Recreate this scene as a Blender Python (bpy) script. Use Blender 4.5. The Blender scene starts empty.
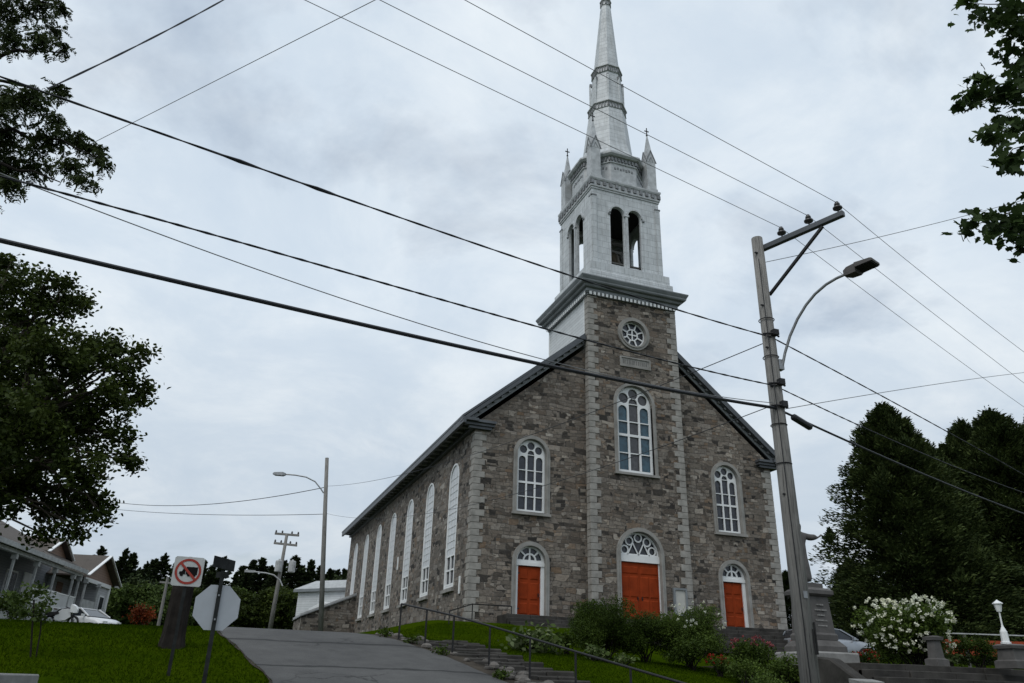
import bpy, bmesh, math, random
import numpy as np
from mathutils import Vector, Matrix
random.seed(7); RNG = np.random.default_rng(7)
SC = bpy.context.scene
COL = SC.collection
rad = math.radians

# ------------------------------------------------------------------ camera
YAW, PITCH, ROLL, FPX = rad(19.94), rad(23.87), rad(1.68), 769.12
CAM = Vector((-19.78, -35.19, 1.6))
cy, sy, cp, sp = math.cos(YAW), math.sin(YAW), math.cos(PITCH), math.sin(PITCH)
_f = Vector((sy*cp, cy*cp, sp)); _r0 = Vector((cy, -sy, 0)); _u0 = _r0.cross(_f)
_r = math.cos(ROLL)*_r0 + math.sin(ROLL)*_u0
_u = -math.sin(ROLL)*_r0 + math.cos(ROLL)*_u0
cd = bpy.data.cameras.new('camera'); cam = bpy.data.objects.new('camera', cd); COL.objects.link(cam)
cd.sensor_width = 36; cd.lens = FPX/1024*36; cd.clip_end = 3000; cd.clip_start = .05
cam.matrix_world = Matrix(((_r.x, _u.x, -_f.x, CAM.x), (_r.y, _u.y, -_f.y, CAM.y), (_r.z, _u.z, -_f.z, CAM.z), (0, 0, 0, 1)))
SC.camera = cam

# ------------------------------------------------------------------ world (overcast sky)
SUN_EL, SUN_AZ = rad(52), rad(-125)      # azimuth from +Y towards +X
W = bpy.data.worlds.new('World'); SC.world = W; W.use_nodes = True
nt = W.node_tree; N = nt.nodes; L = nt.links; N.clear()
out = N.new('ShaderNodeOutputWorld'); bg = N.new('ShaderNodeBackground'); bg.inputs[1].default_value = .1
sky = N.new('ShaderNodeTexSky'); sky.sky_type = 'NISHITA'; sky.sun_disc = False
sky.sun_elevation = SUN_EL; sky.sun_rotation = SUN_AZ; sky.air_density = 1.2; sky.dust_density = 2.0
tc = N.new('ShaderNodeTexCoord'); sep = N.new('ShaderNodeSeparateXYZ'); L.new(tc.outputs['Generated'], sep.inputs[0])
def wmath(op, a, b):
    m = N.new('ShaderNodeMath'); m.operation = op
    for i, v in enumerate((a, b)):
        if isinstance(v, (int, float)): m.inputs[i].default_value = v
        else: L.new(v, m.inputs[i])
    return m.outputs[0]
zz = wmath('ADD', wmath('MAXIMUM', sep.outputs[2], 0.0), .28)
cmb = N.new('ShaderNodeCombineXYZ'); L.new(wmath('DIVIDE', sep.outputs[0], zz), cmb.inputs[0]); L.new(wmath('DIVIDE', sep.outputs[1], zz), cmb.inputs[1])
def wnoise(sc, det, off, rough=.55):
    mp = N.new('ShaderNodeMapping'); L.new(cmb.outputs[0], mp.inputs[0]); mp.inputs['Location'].default_value = (off, off*.7, off*.3)
    n = N.new('ShaderNodeTexNoise'); n.inputs['Scale'].default_value = sc; n.inputs['Detail'].default_value = det; n.inputs['Roughness'].default_value = rough
    n.inputs['Distortion'].default_value = .3
    L.new(mp.outputs[0], n.inputs['Vector']); return n.outputs['Fac']
def wramp(fac, stops):
    r = N.new('ShaderNodeValToRGB'); L.new(fac, r.inputs[0]); e = r.color_ramp.elements
    while len(e) < len(stops): e.new(.5)
    for k, (p, c) in enumerate(stops): e[k].position = p; e[k].color = (*c, 1)
    return r.outputs[0]
cl_a = wramp(wnoise(2.6, 7, 3.1, .62), [(.24, (5.6, 6.6, 7.75)), (.46, (6.35, 7.25, 8.2)), (.68, (7.9, 8.55, 9.1))])
mask = wramp(wnoise(1.3, 7, 11.7, .6), [(.33, (.62,)*3), (.44, (.97,)*3), (.62, (1, 1, 1))])
mixw = N.new('ShaderNodeMix'); mixw.data_type = 'RGBA'
L.new(mask, mixw.inputs[0]); L.new(sky.outputs[0], mixw.inputs[6]); L.new(cl_a, mixw.inputs[7])
gr = N.new('ShaderNodeMapRange'); L.new(sep.outputs[2], gr.inputs[0]); gr.inputs[1].default_value = 0; gr.inputs[2].default_value = .45; gr.inputs[3].default_value = .84; gr.inputs[4].default_value = 1.06
mg = N.new('ShaderNodeVectorMath'); mg.operation = 'SCALE'; L.new(mixw.outputs[2], mg.inputs[0]); L.new(gr.outputs[0], mg.inputs['Scale'])
L.new(mg.outputs[0], bg.inputs[0]); L.new(bg.outputs[0], out.inputs[0])

# ------------------------------------------------------------------ sun (veiled)
sd = bpy.data.lights.new('sun', 'SUN'); sd.energy = 1.25; sd.angle = rad(35); sd.color = (1, .97, .92)
so = bpy.data.objects.new('sun', sd); COL.objects.link(so)
so.rotation_euler = Vector((math.sin(SUN_AZ)*math.cos(SUN_EL), math.cos(SUN_AZ)*math.cos(SUN_EL), math.sin(SUN_EL))).to_track_quat('Z', 'Y').to_euler()
vs = SC.view_settings; vs.view_transform = 'Standard'; vs.look = 'None'; vs.exposure = 0.0; vs.gamma = 1; vs.use_curve_mapping = False

# ------------------------------------------------------------------ measuring helpers (photo pixel + real distance -> world point)
FH = Vector((sy, cy, 0)); RH = Vector((cy, -sy, 0))
def ray(px, py): return (_f*FPX + _r*(px-512) - _u*(py-341.5)).normalized()
def at(px, py, D): d = ray(px, py); return CAM + d*(D/d.dot(FH))
def onplane(px, py, P, n): d = ray(px, py); return CAM + d*((Vector(P)-CAM).dot(n)/d.dot(n))

# ------------------------------------------------------------------ terrain
_Y = [-400, -36, -28, -24, -20, -16, -13, -10, -6, 0, 20, 40, 80, 200, 600]
_Z = [0, 0, .15, .55, 1.33, 2.13, 2.63, 2.83, 2.95, 3.22, 3.95, 4.6, 5.9, 9.5, 16]
def sm(a, b, x): t = np.clip((x-a)/(b-a), 0, 1); return t*t*(3-2*t)
def H(x, y):
    x = np.asarray(x, float); y = np.asarray(y, float)
    b = sum(np.interp(y+d, _Y, _Z) for d in (-1.2, -.6, 0, .6, 1.2))/5
    tilt = -.05*np.clip(x+15, 0, 14)*np.interp(y, [-30, -25, -9, -3], [0, 1, 1, 0])
    ye = 4.2*sm(-4, 3, x)
    pl_ = sm(-14.0, -10.5, x)*sm(0, 1, (y+7-ye)/(6-.8*ye))*(1-sm(11, 16, x))
    base = b + tilt
    lawn = -.08*sm(-18.9, -21.5, x)*sm(-17, -10, y)
    dip = -.9*sm(14, 30, x)*sm(-8, 0, y)
    return base*(1-pl_) + np.maximum(base, np.minimum(3.95, 4.05))*pl_ + lawn + dip*0
def h(x, y): return float(H(x, y))

# ------------------------------------------------------------------ materials
def newmat(name):
    m = bpy.data.materials.new(name); m.use_nodes = True
    return m, m.node_tree.nodes, m.node_tree.links, m.node_tree.nodes['Principled BSDF']
def ramp(N, L, fac, stops, const=False):
    r = N.new('ShaderNodeValToRGB'); L.new(fac, r.inputs[0]); e = r.color_ramp.elements
    while len(e) < len(stops): e.new(.5)
    for k, (p, c) in enumerate(stops): e[k].position = p; e[k].color = (*c, 1)
    if const: r.color_ramp.interpolation = 'CONSTANT'
    return r.outputs[0]
def noise(N, L, vec, sc, det=4, rough=.6):
    n = N.new('ShaderNodeTexNoise'); n.inputs['Scale'].default_value = sc; n.inputs['Detail'].default_value = det; n.inputs['Roughness'].default_value = rough
    if vec is not None: L.new(vec, n.inputs['Vector'])
    return n.outputs['Fac']
def mixc(N, L, fac, a, b, mode='MIX'):
    m = N.new('ShaderNodeMix'); m.data_type = 'RGBA'; m.blend_type = mode
    for i, v in ((0, fac), (6, a), (7, b)):
        if isinstance(v, (int, float)): m.inputs[i].default_value = v
        elif isinstance(v, tuple): m.inputs[i].default_value = (*v, 1)
        else: L.new(v, m.inputs[i])
    return m.outputs[2]
def bump(N, L, hgt, B, s=.4, d=.02):
    b = N.new('ShaderNodeBump'); b.inputs['Strength'].default_value = s; b.inputs['Distance'].default_value = d
    L.new(hgt, b.inputs['Height']); L.new(b.outputs[0], B.inputs['Normal'])
def M(name, col, rough=.6, metal=0, var=.25, sc=3.0, bmp=.2, spec=.4, fine=40):
    m, N, L, B = newmat(name)
    t = N.new('ShaderNodeTexCoord').outputs['Object']
    n1 = noise(N, L, t, sc, 6)
    lo = tuple(c*(1-var) for c in col); hi = tuple(min(1, c*(1+var)) for c in col)
    c = ramp(N, L, n1, [(.3, lo), (.7, hi)])
    L.new(c, B.inputs['Base Color']); B.inputs['Roughness'].default_value = rough; B.inputs['Metallic'].default_value = metal
    B.inputs['Specular IOR Level'].default_value = spec
    if bmp: bump(N, L, noise(N, L, t, fine, 3), B, bmp, .01)
    return m
def rubble(name, stops, sc=1.0, seed=0., tint=(1, 1, 1)):
    m, N, L, B = newmat(name)
    uv = N.new('ShaderNodeUVMap'); uv.uv_map = 'UVMap'
    mp = N.new('ShaderNodeMapping'); L.new(uv.outputs[0], mp.inputs[0]); mp.inputs['Location'].default_value = (seed, seed*.37, 0)
    def warp(vec, sc_, amt, ax):
        n = N.new('ShaderNodeTexNoise'); n.inputs['Scale'].default_value = sc_; n.inputs['Detail'].default_value = 2
        L.new(vec, n.inputs['Vector'])
        s = N.new('ShaderNodeVectorMath'); s.operation = 'SUBTRACT'; s.inputs[1].default_value = (.5, .5, .5); L.new(n.outputs['Color'], s.inputs[0])
        k = N.new('ShaderNodeVectorMath'); k.operation = 'MULTIPLY'; k.inputs[1].default_value = (amt*ax[0], amt*ax[1], 0); L.new(s.outputs[0], k.inputs[0])
        a = N.new('ShaderNodeVectorMath'); a.operation = 'ADD'; L.new(vec, a.inputs[0]); L.new(k.outputs[0], a.inputs[1])
        return a.outputs[0]
    v1 = warp(warp(mp.outputs[0], .9, .34, (1, .7)), 5.0, .05, (1, 1))
    def brick(w, hh, off):
        b = N.new('ShaderNodeTexBrick'); L.new(v1, b.inputs['Vector'])
        b.offset = off; b.offset_frequency = 2; b.squash = .62; b.squash_frequency = 3
        b.inputs['Color1'].default_value = (0, 0, 0, 1); b.inputs['Color2'].default_value = (1, 1, 1, 1); b.inputs['Mortar'].default_value = (.5, .5, .5, 1)
        b.inputs['Scale'].default_value = 1; b.inputs['Mortar Size'].default_value = .011*sc; b.inputs['Mortar Smooth'].default_value = .5
        b.inputs['Brick Width'].default_value = w*sc; b.inputs['Row Height'].default_value = hh*sc
        return b
    bA = brick(.80, .29, .43); bB = brick(.42, .17, .37)
    # a second, coarser cell pattern decides where the small stones lie
    msk = noise(N, L, v1, 1.3, 2)
    mk = ramp(N, L, msk, [(.47, (0, 0, 0)), (.5, (1, 1, 1))])
    idc = mixc(N, L, mk, bA.outputs['Color'], bB.outputs['Color'])
    fac = mixc(N, L, mk, bA.outputs['Fac'], bB.outputs['Fac'])
    c = ramp(N, L, idc, stops)
    # stains inside every stone and broad weathering over the wall
    n2 = noise(N, L, v1, 7, 8, .75); c = mixc(N, L, .75, c, ramp(N, L, n2, [(.3, (.5, .5, .5)), (.7, (1.4, 1.4, 1.4))]), 'MULTIPLY')
    n3 = noise(N, L, mp.outputs[0], .3, 5); c = mixc(N, L, .55, c, ramp(N, L, n3, [(.35, (.62, .60, .58)), (.65, (1.25, 1.22, 1.18))]), 'MULTIPLY')
    n4 = noise(N, L, v1, 2.4, 3); c = mixc(N, L, ramp(N, L, n4, [(.62, (0, 0, 0)), (.76, (.4, .4, .4))]), c, (.16, .09, .045))
    c = mixc(N, L, 1.0, c, tint, 'MULTIPLY')
    mort = mixc(N, L, ramp(N, L, noise(N, L, mp.outputs[0], 1.5, 3), [(.4, (0, 0, 0)), (.6, (1, 1, 1))]), (.07, .065, .06), (.13, .125, .115))
    c = mixc(N, L, fac, c, mort)
    L.new(c, B.inputs['Base Color']); B.inputs['Roughness'].default_value = .9; B.inputs['Specular IOR Level'].default_value = .2
    inv = N.new('ShaderNodeMath'); inv.operation = 'SUBTRACT'; inv.inputs[0].default_value = 1; L.new(fac, inv.inputs[1])
    ad = N.new('ShaderNodeMath'); ad.operation = 'ADD'; L.new(inv.outputs[0], ad.inputs[0]); L.new(n2, ad.inputs[1])
    ad2 = N.new('ShaderNodeMath'); ad2.operation = 'ADD'; L.new(ad.outputs[0], ad2.inputs[0])
    mu = N.new('ShaderNodeMath'); mu.operation = 'MULTIPLY'; mu.inputs[1].default_value = .8; L.new(idc, mu.inputs[0]); L.new(mu.outputs[0], ad2.inputs[1])
    bump(N, L, ad2.outputs[0], B, .9, .05)
    return m
STOPS = [(0, (.04, .038, .037)), (.10, (.07, .064, .058)), (.2, (.155, .13, .11)), (.32, (.20, .18, .158)), (.44, (.11, .098, .088)), (.55, (.235, .213, .188)),
         (.68, (.16, .143, .128)), (.80, (.27, .252, .23)), (.90, (.17, .125, .09)), (1, (.37, .35, .32))]
m_stone = rubble('rubble_stone', STOPS, 1.05, 0., (1.04, 1.01, .975))
m_stone_side = rubble('rubble_stone_side', STOPS, 1.05, 13.3)
m_quoin = M('dressed_stone', (.285, .272, .25), .85, 0, .3, 2.2, .5, .2, 18)
m_surr = M('cut_stone_trim', (.27, .262, .245), .85, 0, .22, 1.8, .4, .2, 20)
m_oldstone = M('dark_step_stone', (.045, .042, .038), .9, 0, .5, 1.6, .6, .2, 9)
m_granite = M('grey_granite', (.095, .09, .086), .75, 0, .25, 3, .3, .3, 30)
m_palestone = M('pale_concrete', (.24, .237, .228), .9, 0, .25, 2.5, .4, .2, 25)
m_white = M('white_paint', (.74, .75, .75), .5, 0, .06, 2, .05, .4)
m_darkroof = M('dark_metal_roof', (.085, .092, .1), .5, .3, .2, 1.5, .1)
m_trim = M('blue_grey_trim', (.19, .205, .215), .5, 0, .2, 1.5, .1)
m_trimlight = M('weathered_light_trim', (.38, .39, .39), .6, 0, .25, 3, .1)
m_iron = M('black_iron', (.018, .018, .019), .5, .4, .3, 6, .1)
m_galv = M('galvanised_steel', (.30, .31, .32), .5, .7, .2, 6, .1)
def wood_mat():
    m, N, L, B = newmat('grey_weathered_pole')
    t = N.new('ShaderNodeTexCoord').outputs['Object']; mp = N.new('ShaderNodeMapping'); L.new(t, mp.inputs[0]); mp.inputs['Scale'].default_value = (1, 1, .05)
    g = noise(N, L, mp.outputs[0], 42, 5, .7)
    c = ramp(N, L, g, [(.34, (.10, .097, .092)), (.45, (.205, .20, .19)), (.7, (.285, .277, .262))])
    c = mixc(N, L, .7, c, ramp(N, L, noise(N, L, t, 1.6, 5), [(.3, (.68, .68, .68)), (.7, (1.15, 1.14, 1.12))]), 'MULTIPLY')
    L.new(c, B.inputs['Base Color']); B.inputs['Roughness'].default_value = .95; B.inputs['Specular IOR Level'].default_value = .1
    bump(N, L, g, B, .8, .012); return m
m_wood = wood_mat()
m_cable = M('black_cable', (.018, .02, .024), .55, 0, .2, 5, 0)
m_wire = M('bare_wire', (.22, .225, .23), .5, .3, .2, 5, 0)
m_porc = M('dark_porcelain', (.035, .032, .032), .3, 0, .2, 5, 0, .6)
m_dark = M('dark_interior', (.02, .02, .02), .9, 0, .3, 3, 0)
m_bronze = M('bell_bronze', (.10, .085, .06), .45, .7, .25, 4, .1)
m_bark = M('bark', (.07, .058, .047), .95, 0, .45, 4, .9, .1, 14)
m_barkdark = M('dark_bark', (.021, .018, .016), .95, 0, .4, 4, .9, .1, 14)
def m_tin(name, rowh=.42, colw=.62, diag=False):
    """painted tin plate cladding: plates with thin lapped seams"""
    m, N, L, B = newmat(name)
    uv = N.new('ShaderNodeUVMap'); uv.uv_map = 'UVMap'
    b = N.new('ShaderNodeTexBrick'); L.new(uv.outputs[0], b.inputs['Vector'])
    b.inputs['Color1'].default_value = (.60, .625, .64, 1); b.inputs['Color2'].default_value = (.53, .555, .57, 1); b.inputs['Mortar'].default_value = (.40, .42, .435, 1)
    b.inputs['Scale'].default_value = 1; b.inputs['Mortar Size'].default_value = .02; b.inputs['Mortar Smooth'].default_value = .6
    b.inputs['Brick Width'].default_value = colw; b.inputs['Row Height'].default_value = rowh
    t = N.new('ShaderNodeTexCoord').outputs['Object']
    c = mixc(N, L, .8, b.outputs['Color'], ramp(N, L, noise(N, L, t, 1.3, 7, .7), [(.3, (.72, .72, .72)), (.7, (1.1, 1.1, 1.1))]), 'MULTIPLY')
    mp = N.new('ShaderNodeMapping'); L.new(t, mp.inputs[0]); mp.inputs['Scale'].default_value = (4, 4, .35)
    c = mixc(N, L, .5, c, ramp(N, L, noise(N, L, mp.outputs[0], 1.5, 4), [(.35, (.72, .71, .69)), (.6, (1.05, 1.05, 1.05))]), 'MULTIPLY')
    L.new(c, B.inputs['Base Color']); B.inputs['Roughness'].default_value = .6; B.inputs['Metallic'].default_value = .08
    inv = N.new('ShaderNodeMath'); inv.operation = 'SUBTRACT'; inv.inputs[0].default_value = 1; L.new(b.outputs['Fac'], inv.inputs[1])
    bump(N, L, inv.outputs[0], B, .5, .015)
    return m
m_plate = m_tin('tin_plate'); m_spire = m_tin('spire_tin', .34, 5.0)
m_tinplain = M('weathered_tin_trim', (.44, .455, .465), .6, .1, .25, 3, .1)
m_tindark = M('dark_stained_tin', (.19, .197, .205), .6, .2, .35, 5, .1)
def m_board(name, col, pitch=.16, rough=.55):
    m, N, L, B = newmat(name)
    uv = N.new('ShaderNodeUVMap'); uv.uv_map = 'UVMap'
    b = N.new('ShaderNodeTexBrick'); L.new(uv.outputs[0], b.inputs['Vector'])
    b.inputs['Color1'].default_value = (*[c*1.06 for c in col], 1); b.inputs['Color2'].default_value = (*[c*.94 for c in col], 1); b.inputs['Mortar'].default_value = (*[c*.5 for c in col], 1)
    b.inputs['Scale'].default_value = 1; b.inputs['Mortar Size'].default_value = .009; b.inputs['Mortar Smooth'].default_value = .3
    b.inputs['Brick Width'].default_value = 4; b.inputs['Row Height'].default_value = pitch
    t = N.new('ShaderNodeTexCoord').outputs['Object']
    c = mixc(N, L, .6, b.outputs['Color'], ramp(N, L, noise(N, L, t, 1.5, 6), [(.3, (.78, .78, .78)), (.7, (1.08, 1.08, 1.08))]), 'MULTIPLY')
    L.new(c, B.inputs['Base Color']); B.inputs['Roughness'].default_value = rough
    inv = N.new('ShaderNodeMath'); inv.operation = 'SUBTRACT'; inv.inputs[0].default_value = 1; L.new(b.outputs['Fac'], inv.inputs[1])
    bump(N, L, inv.outputs[0], B, .5, .02)
    return m
m_clap = m_board('white_clapboard', (.60, .62, .63), .2)
m_clap2 = m_board('grey_clapboard', (.20, .215, .235), .15)
m_clap3 = m_board('light_clapboard', (.42, .43, .45), .15)
m_brown = m_board('brown_clapboard', (.24, .145, .10), .15)
m_shingle = m_board('brown_shingle', (.085, .07, .058), .22, .9)
m_red = M('red_orange_paint', (.245, .035, .007), .7, 0, .22, 2.2, .15, .12)
m_redfence = M('faded_red_paint', (.27, .05, .02), .7, 0, .25, 1.5, .1, .2)
def glassmat(name, col, rough=.12, var=.5):
    m, N, L, B = newmat(name)
    t = N.new('ShaderNodeTexCoord').outputs['Object']
    c = ramp(N, L, noise(N, L, t, 5, 3), [(.35, tuple(v*(1-var) for v in col)), (.65, tuple(v*(1+var) for v in col))])
    L.new(c, B.inputs['Base Color']); B.inputs['Roughness'].default_value = rough; B.inputs['Specular IOR Level'].default_value = .5
    bump(N, L, noise(N, L, t, 3, 2), B, .15, .02)
    return m
m_glass = glassmat('dark_leaded_glass', (.022, .026, .036), .22)
m_teal = glassmat('teal_stained_glass', (.03, .075, .105), .25, .3)
m_brglass = glassmat('brown_stained_glass', (.055, .055, .06), .25, .3)
m_carglass = glassmat('car_glass', (.02, .024, .03), .05, .2)
m_carpaint = M('silver_car_paint', (.33, .35, .38), .3, .5, .05, 2, 0)
m_carwhite = M('white_car_paint', (.72, .73, .74), .3, 0, .04, 2, 0)
m_tyre = M('tyre_rubber', (.02, .02, .02), .8, 0, .2, 8, .2)

def leafmat(name, a, b, c, trans=.25, rough=.6, spec=.12):
    m, N, L, B = newmat(name)
    g = N.new('ShaderNodeNewGeometry')
    col = ramp(N, L, g.outputs['Random Per Island'], [(0, a), (.55, b), (1, c)])
    t = N.new('ShaderNodeTexCoord').outputs['Object']
    col = mixc(N, L, .7, col, ramp(N, L, noise(N, L, t, .9, 3), [(.32, (.55, .6, .6)), (.68, (1.35, 1.3, 1.1))]), 'MULTIPLY')
    L.new(col, B.inputs['Base Color']); B.inputs['Roughness'].default_value = rough; B.inputs['Specular IOR Level'].default_value = spec
    tr = N.new('ShaderNodeBsdfTranslucent'); L.new(col, tr.inputs['Color'])
    mx = N.new('ShaderNodeMixShader'); mx.inputs[0].default_value = trans
    L.new(B.outputs[0], mx.inputs[1]); L.new(tr.outputs[0], mx.inputs[2])
    o = [n for n in N if n.type == 'OUTPUT_MATERIAL'][0]; L.new(mx.outputs[0], o.inputs[0])
    return m
m_leaf_dark = leafmat('dark_maple_leaves', (.024, .036, .008), (.038, .056, .011), (.062, .085, .016), .25)
m_leaf_maple = leafmat('maple_leaves', (.022, .04, .012), (.035, .06, .018), (.05, .085, .022), .3)
m_leaf_locust = leafmat('locust_leaflets', (.03, .045, .016), (.042, .06, .02), (.06, .08, .026), .25)
m_spruce = leafmat('spruce_needles', (.028, .043, .015), (.046, .067, .022), (.078, .102, .032), .15, .7)
m_spruce_far = leafmat('far_spruce_needles', (.024, .036, .016), (.034, .05, .02), (.05, .068, .026), .1, .8)
m_leaf_far = leafmat('far_green_leaves', (.04, .065, .016), (.055, .085, .02), (.075, .11, .025), .2)
m_shrub = leafmat('shrub_leaves', (.026, .046, .007), (.042, .07, .010), (.066, .10, .015), .25)
m_shrub_lime = leafmat('bright_shrub_leaves', (.05, .08, .016), (.07, .11, .02), (.10, .145, .028), .25)
m_hosta = leafmat('variegated_leaves', (.045, .075, .02), (.075, .11, .03), (.20, .23, .13), .2)
m_redleaf = leafmat('orange_red_leaves', (.14, .03, .01), (.20, .04, .012), (.26, .055, .016), .2)
m_petal = leafmat('cream_white_petals', (.60, .61, .50), (.72, .73, .64), (.80, .80, .74), .2)
m_pinkpetal = leafmat('pink_petals', (.20, .05, .06), (.28, .08, .09), (.34, .11, .11), .2)
m_redpetal = leafmat('red_petals', (.20, .016, .01), (.27, .022, .014), (.32, .035, .02), .2)
m_blade = leafmat('grass_blades', (.018, .040, .001), (.029, .055, .0015), (.052, .080, .003), .3, .95, 0)

def ground_mat():
    m, N, L, B = newmat('lawn')
    t = N.new('ShaderNodeTexCoord').outputs['Object']
    c = ramp(N, L, noise(N, L, t, 9, 8, .8), [(.3, (.018, .036, .001)), (.5, (.029, .052, .0015)), (.72, (.048, .074, .003))])
    c = mixc(N, L, .7, c, ramp(N, L, noise(N, L, t, .5, 4), [(.3, (.62, .70, .7)), (.7, (1.35, 1.2, 1.1))]), 'MULTIPLY')
    L.new(c, B.inputs['Base Color']); B.inputs['Roughness'].default_value = 1; B.inputs['Specular IOR Level'].default_value = 0
    bump(N, L, noise(N, L, t, 40, 4), B, .8, .04)
    return m
m_lawn = ground_mat()
def asphalt_mat():
    m, N, L, B = newmat('asphalt')
    t = N.new('ShaderNodeTexCoord').outputs['Object']
    c = ramp(N, L, noise(N, L, t, 60, 4, .8), [(.3, (.062, .062, .062)), (.7, (.105, .104, .102))])
    c = mixc(N, L, .8, c, ramp(N, L, noise(N, L, t, .45, 5), [(.3, (.72, .72, .72)), (.7, (1.22, 1.21, 1.19))]), 'MULTIPLY')
    # cross patches seams and thin cracks
    sp_ = N.new('ShaderNodeSeparateXYZ'); L.new(t, sp_.inputs[0])
    w = N.new('ShaderNodeMath'); w.operation = 'MULTIPLY_ADD'; L.new(noise(N, L, t, .9, 3), w.inputs[0]); w.inputs[1].default_value = .55; L.new(sp_.outputs[1], w.inputs[2])
    def seam(y0, hw, col, c):
        a = N.new('ShaderNodeMath'); a.operation = 'SUBTRACT'; L.new(w.outputs[0], a.inputs[0]); a.inputs[1].default_value = y0
        ab = N.new('ShaderNodeMath'); ab.operation = 'ABSOLUTE'; L.new(a.outputs[0], ab.inputs[0])
        lt = N.new('ShaderNodeMath'); lt.operation = 'LESS_THAN'; L.new(ab.outputs[0], lt.inputs[0]); lt.inputs[1].default_value = hw
        mm = N.new('ShaderNodeMath'); mm.operation = 'MULTIPLY'; L.new(lt.outputs[0], mm.inputs[0]); mm.inputs[1].default_value = .75
        return mixc(N, L, mm.outputs[0], c, col)
    vo = N.new('ShaderNodeTexVoronoi'); vo.feature = 'DISTANCE_TO_EDGE'; vo.inputs['Scale'].default_value = .42
    wv = N.new('ShaderNodeVectorMath'); wv.operation = 'ADD'; L.new(t, wv.inputs[0]); nz = N.new('ShaderNodeTexNoise'); nz.inputs['Scale'].default_value = 1.6; nz.inputs['Detail'].default_value = 4; L.new(t, nz.inputs['Vector']); L.new(nz.outputs['Color'], wv.inputs[1]); L.new(wv.outputs[0], vo.inputs['Vector'])
    ck_ = ramp(N, L, vo.outputs['Distance'], [(.004, (1, 1, 1)), (.014, (0, 0, 0))])
    ckm = mixc(N, L, 1.0, ck_, ramp(N, L, noise(N, L, t, .35, 2), [(.47, (0, 0, 0)), (.58, (.75, .75, .75))]), 'MULTIPLY')
    c = mixc(N, L, ckm, c, (.028, .028, .027))
    c = mixc(N, L, .8, c, ramp(N, L, noise(N, L, t, 2.2, 6, .7), [(.3, (.8, .8, .8)), (.5, (1, 1, 1)), (.75, (1.2, 1.2, 1.18))]), 'MULTIPLY')
    c = seam(-14.6, .11, (.02, .02, .02), c); c = seam(-17.6, .07, (.02, .02, .02), c); c = seam(-20.7, .08, (.02, .02, .02), c)
    L.new(c, B.inputs['Base Color']); B.inputs['Roughness'].default_value = .9; B.inputs['Specular IOR Level'].default_value = .2
    bump(N, L, noise(N, L, t, 90, 3), B, .5, .01)
    return m
m_asph = asphalt_mat()
m_dirt = M('dark_soil', (.045, .038, .030), .95, 0, .55, 2.5, 1.0, .1, 12)
m_rock = M('field_stone', (.12, .11, .10), .9, 0, .5, 3, .6, .2, 10)

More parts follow.
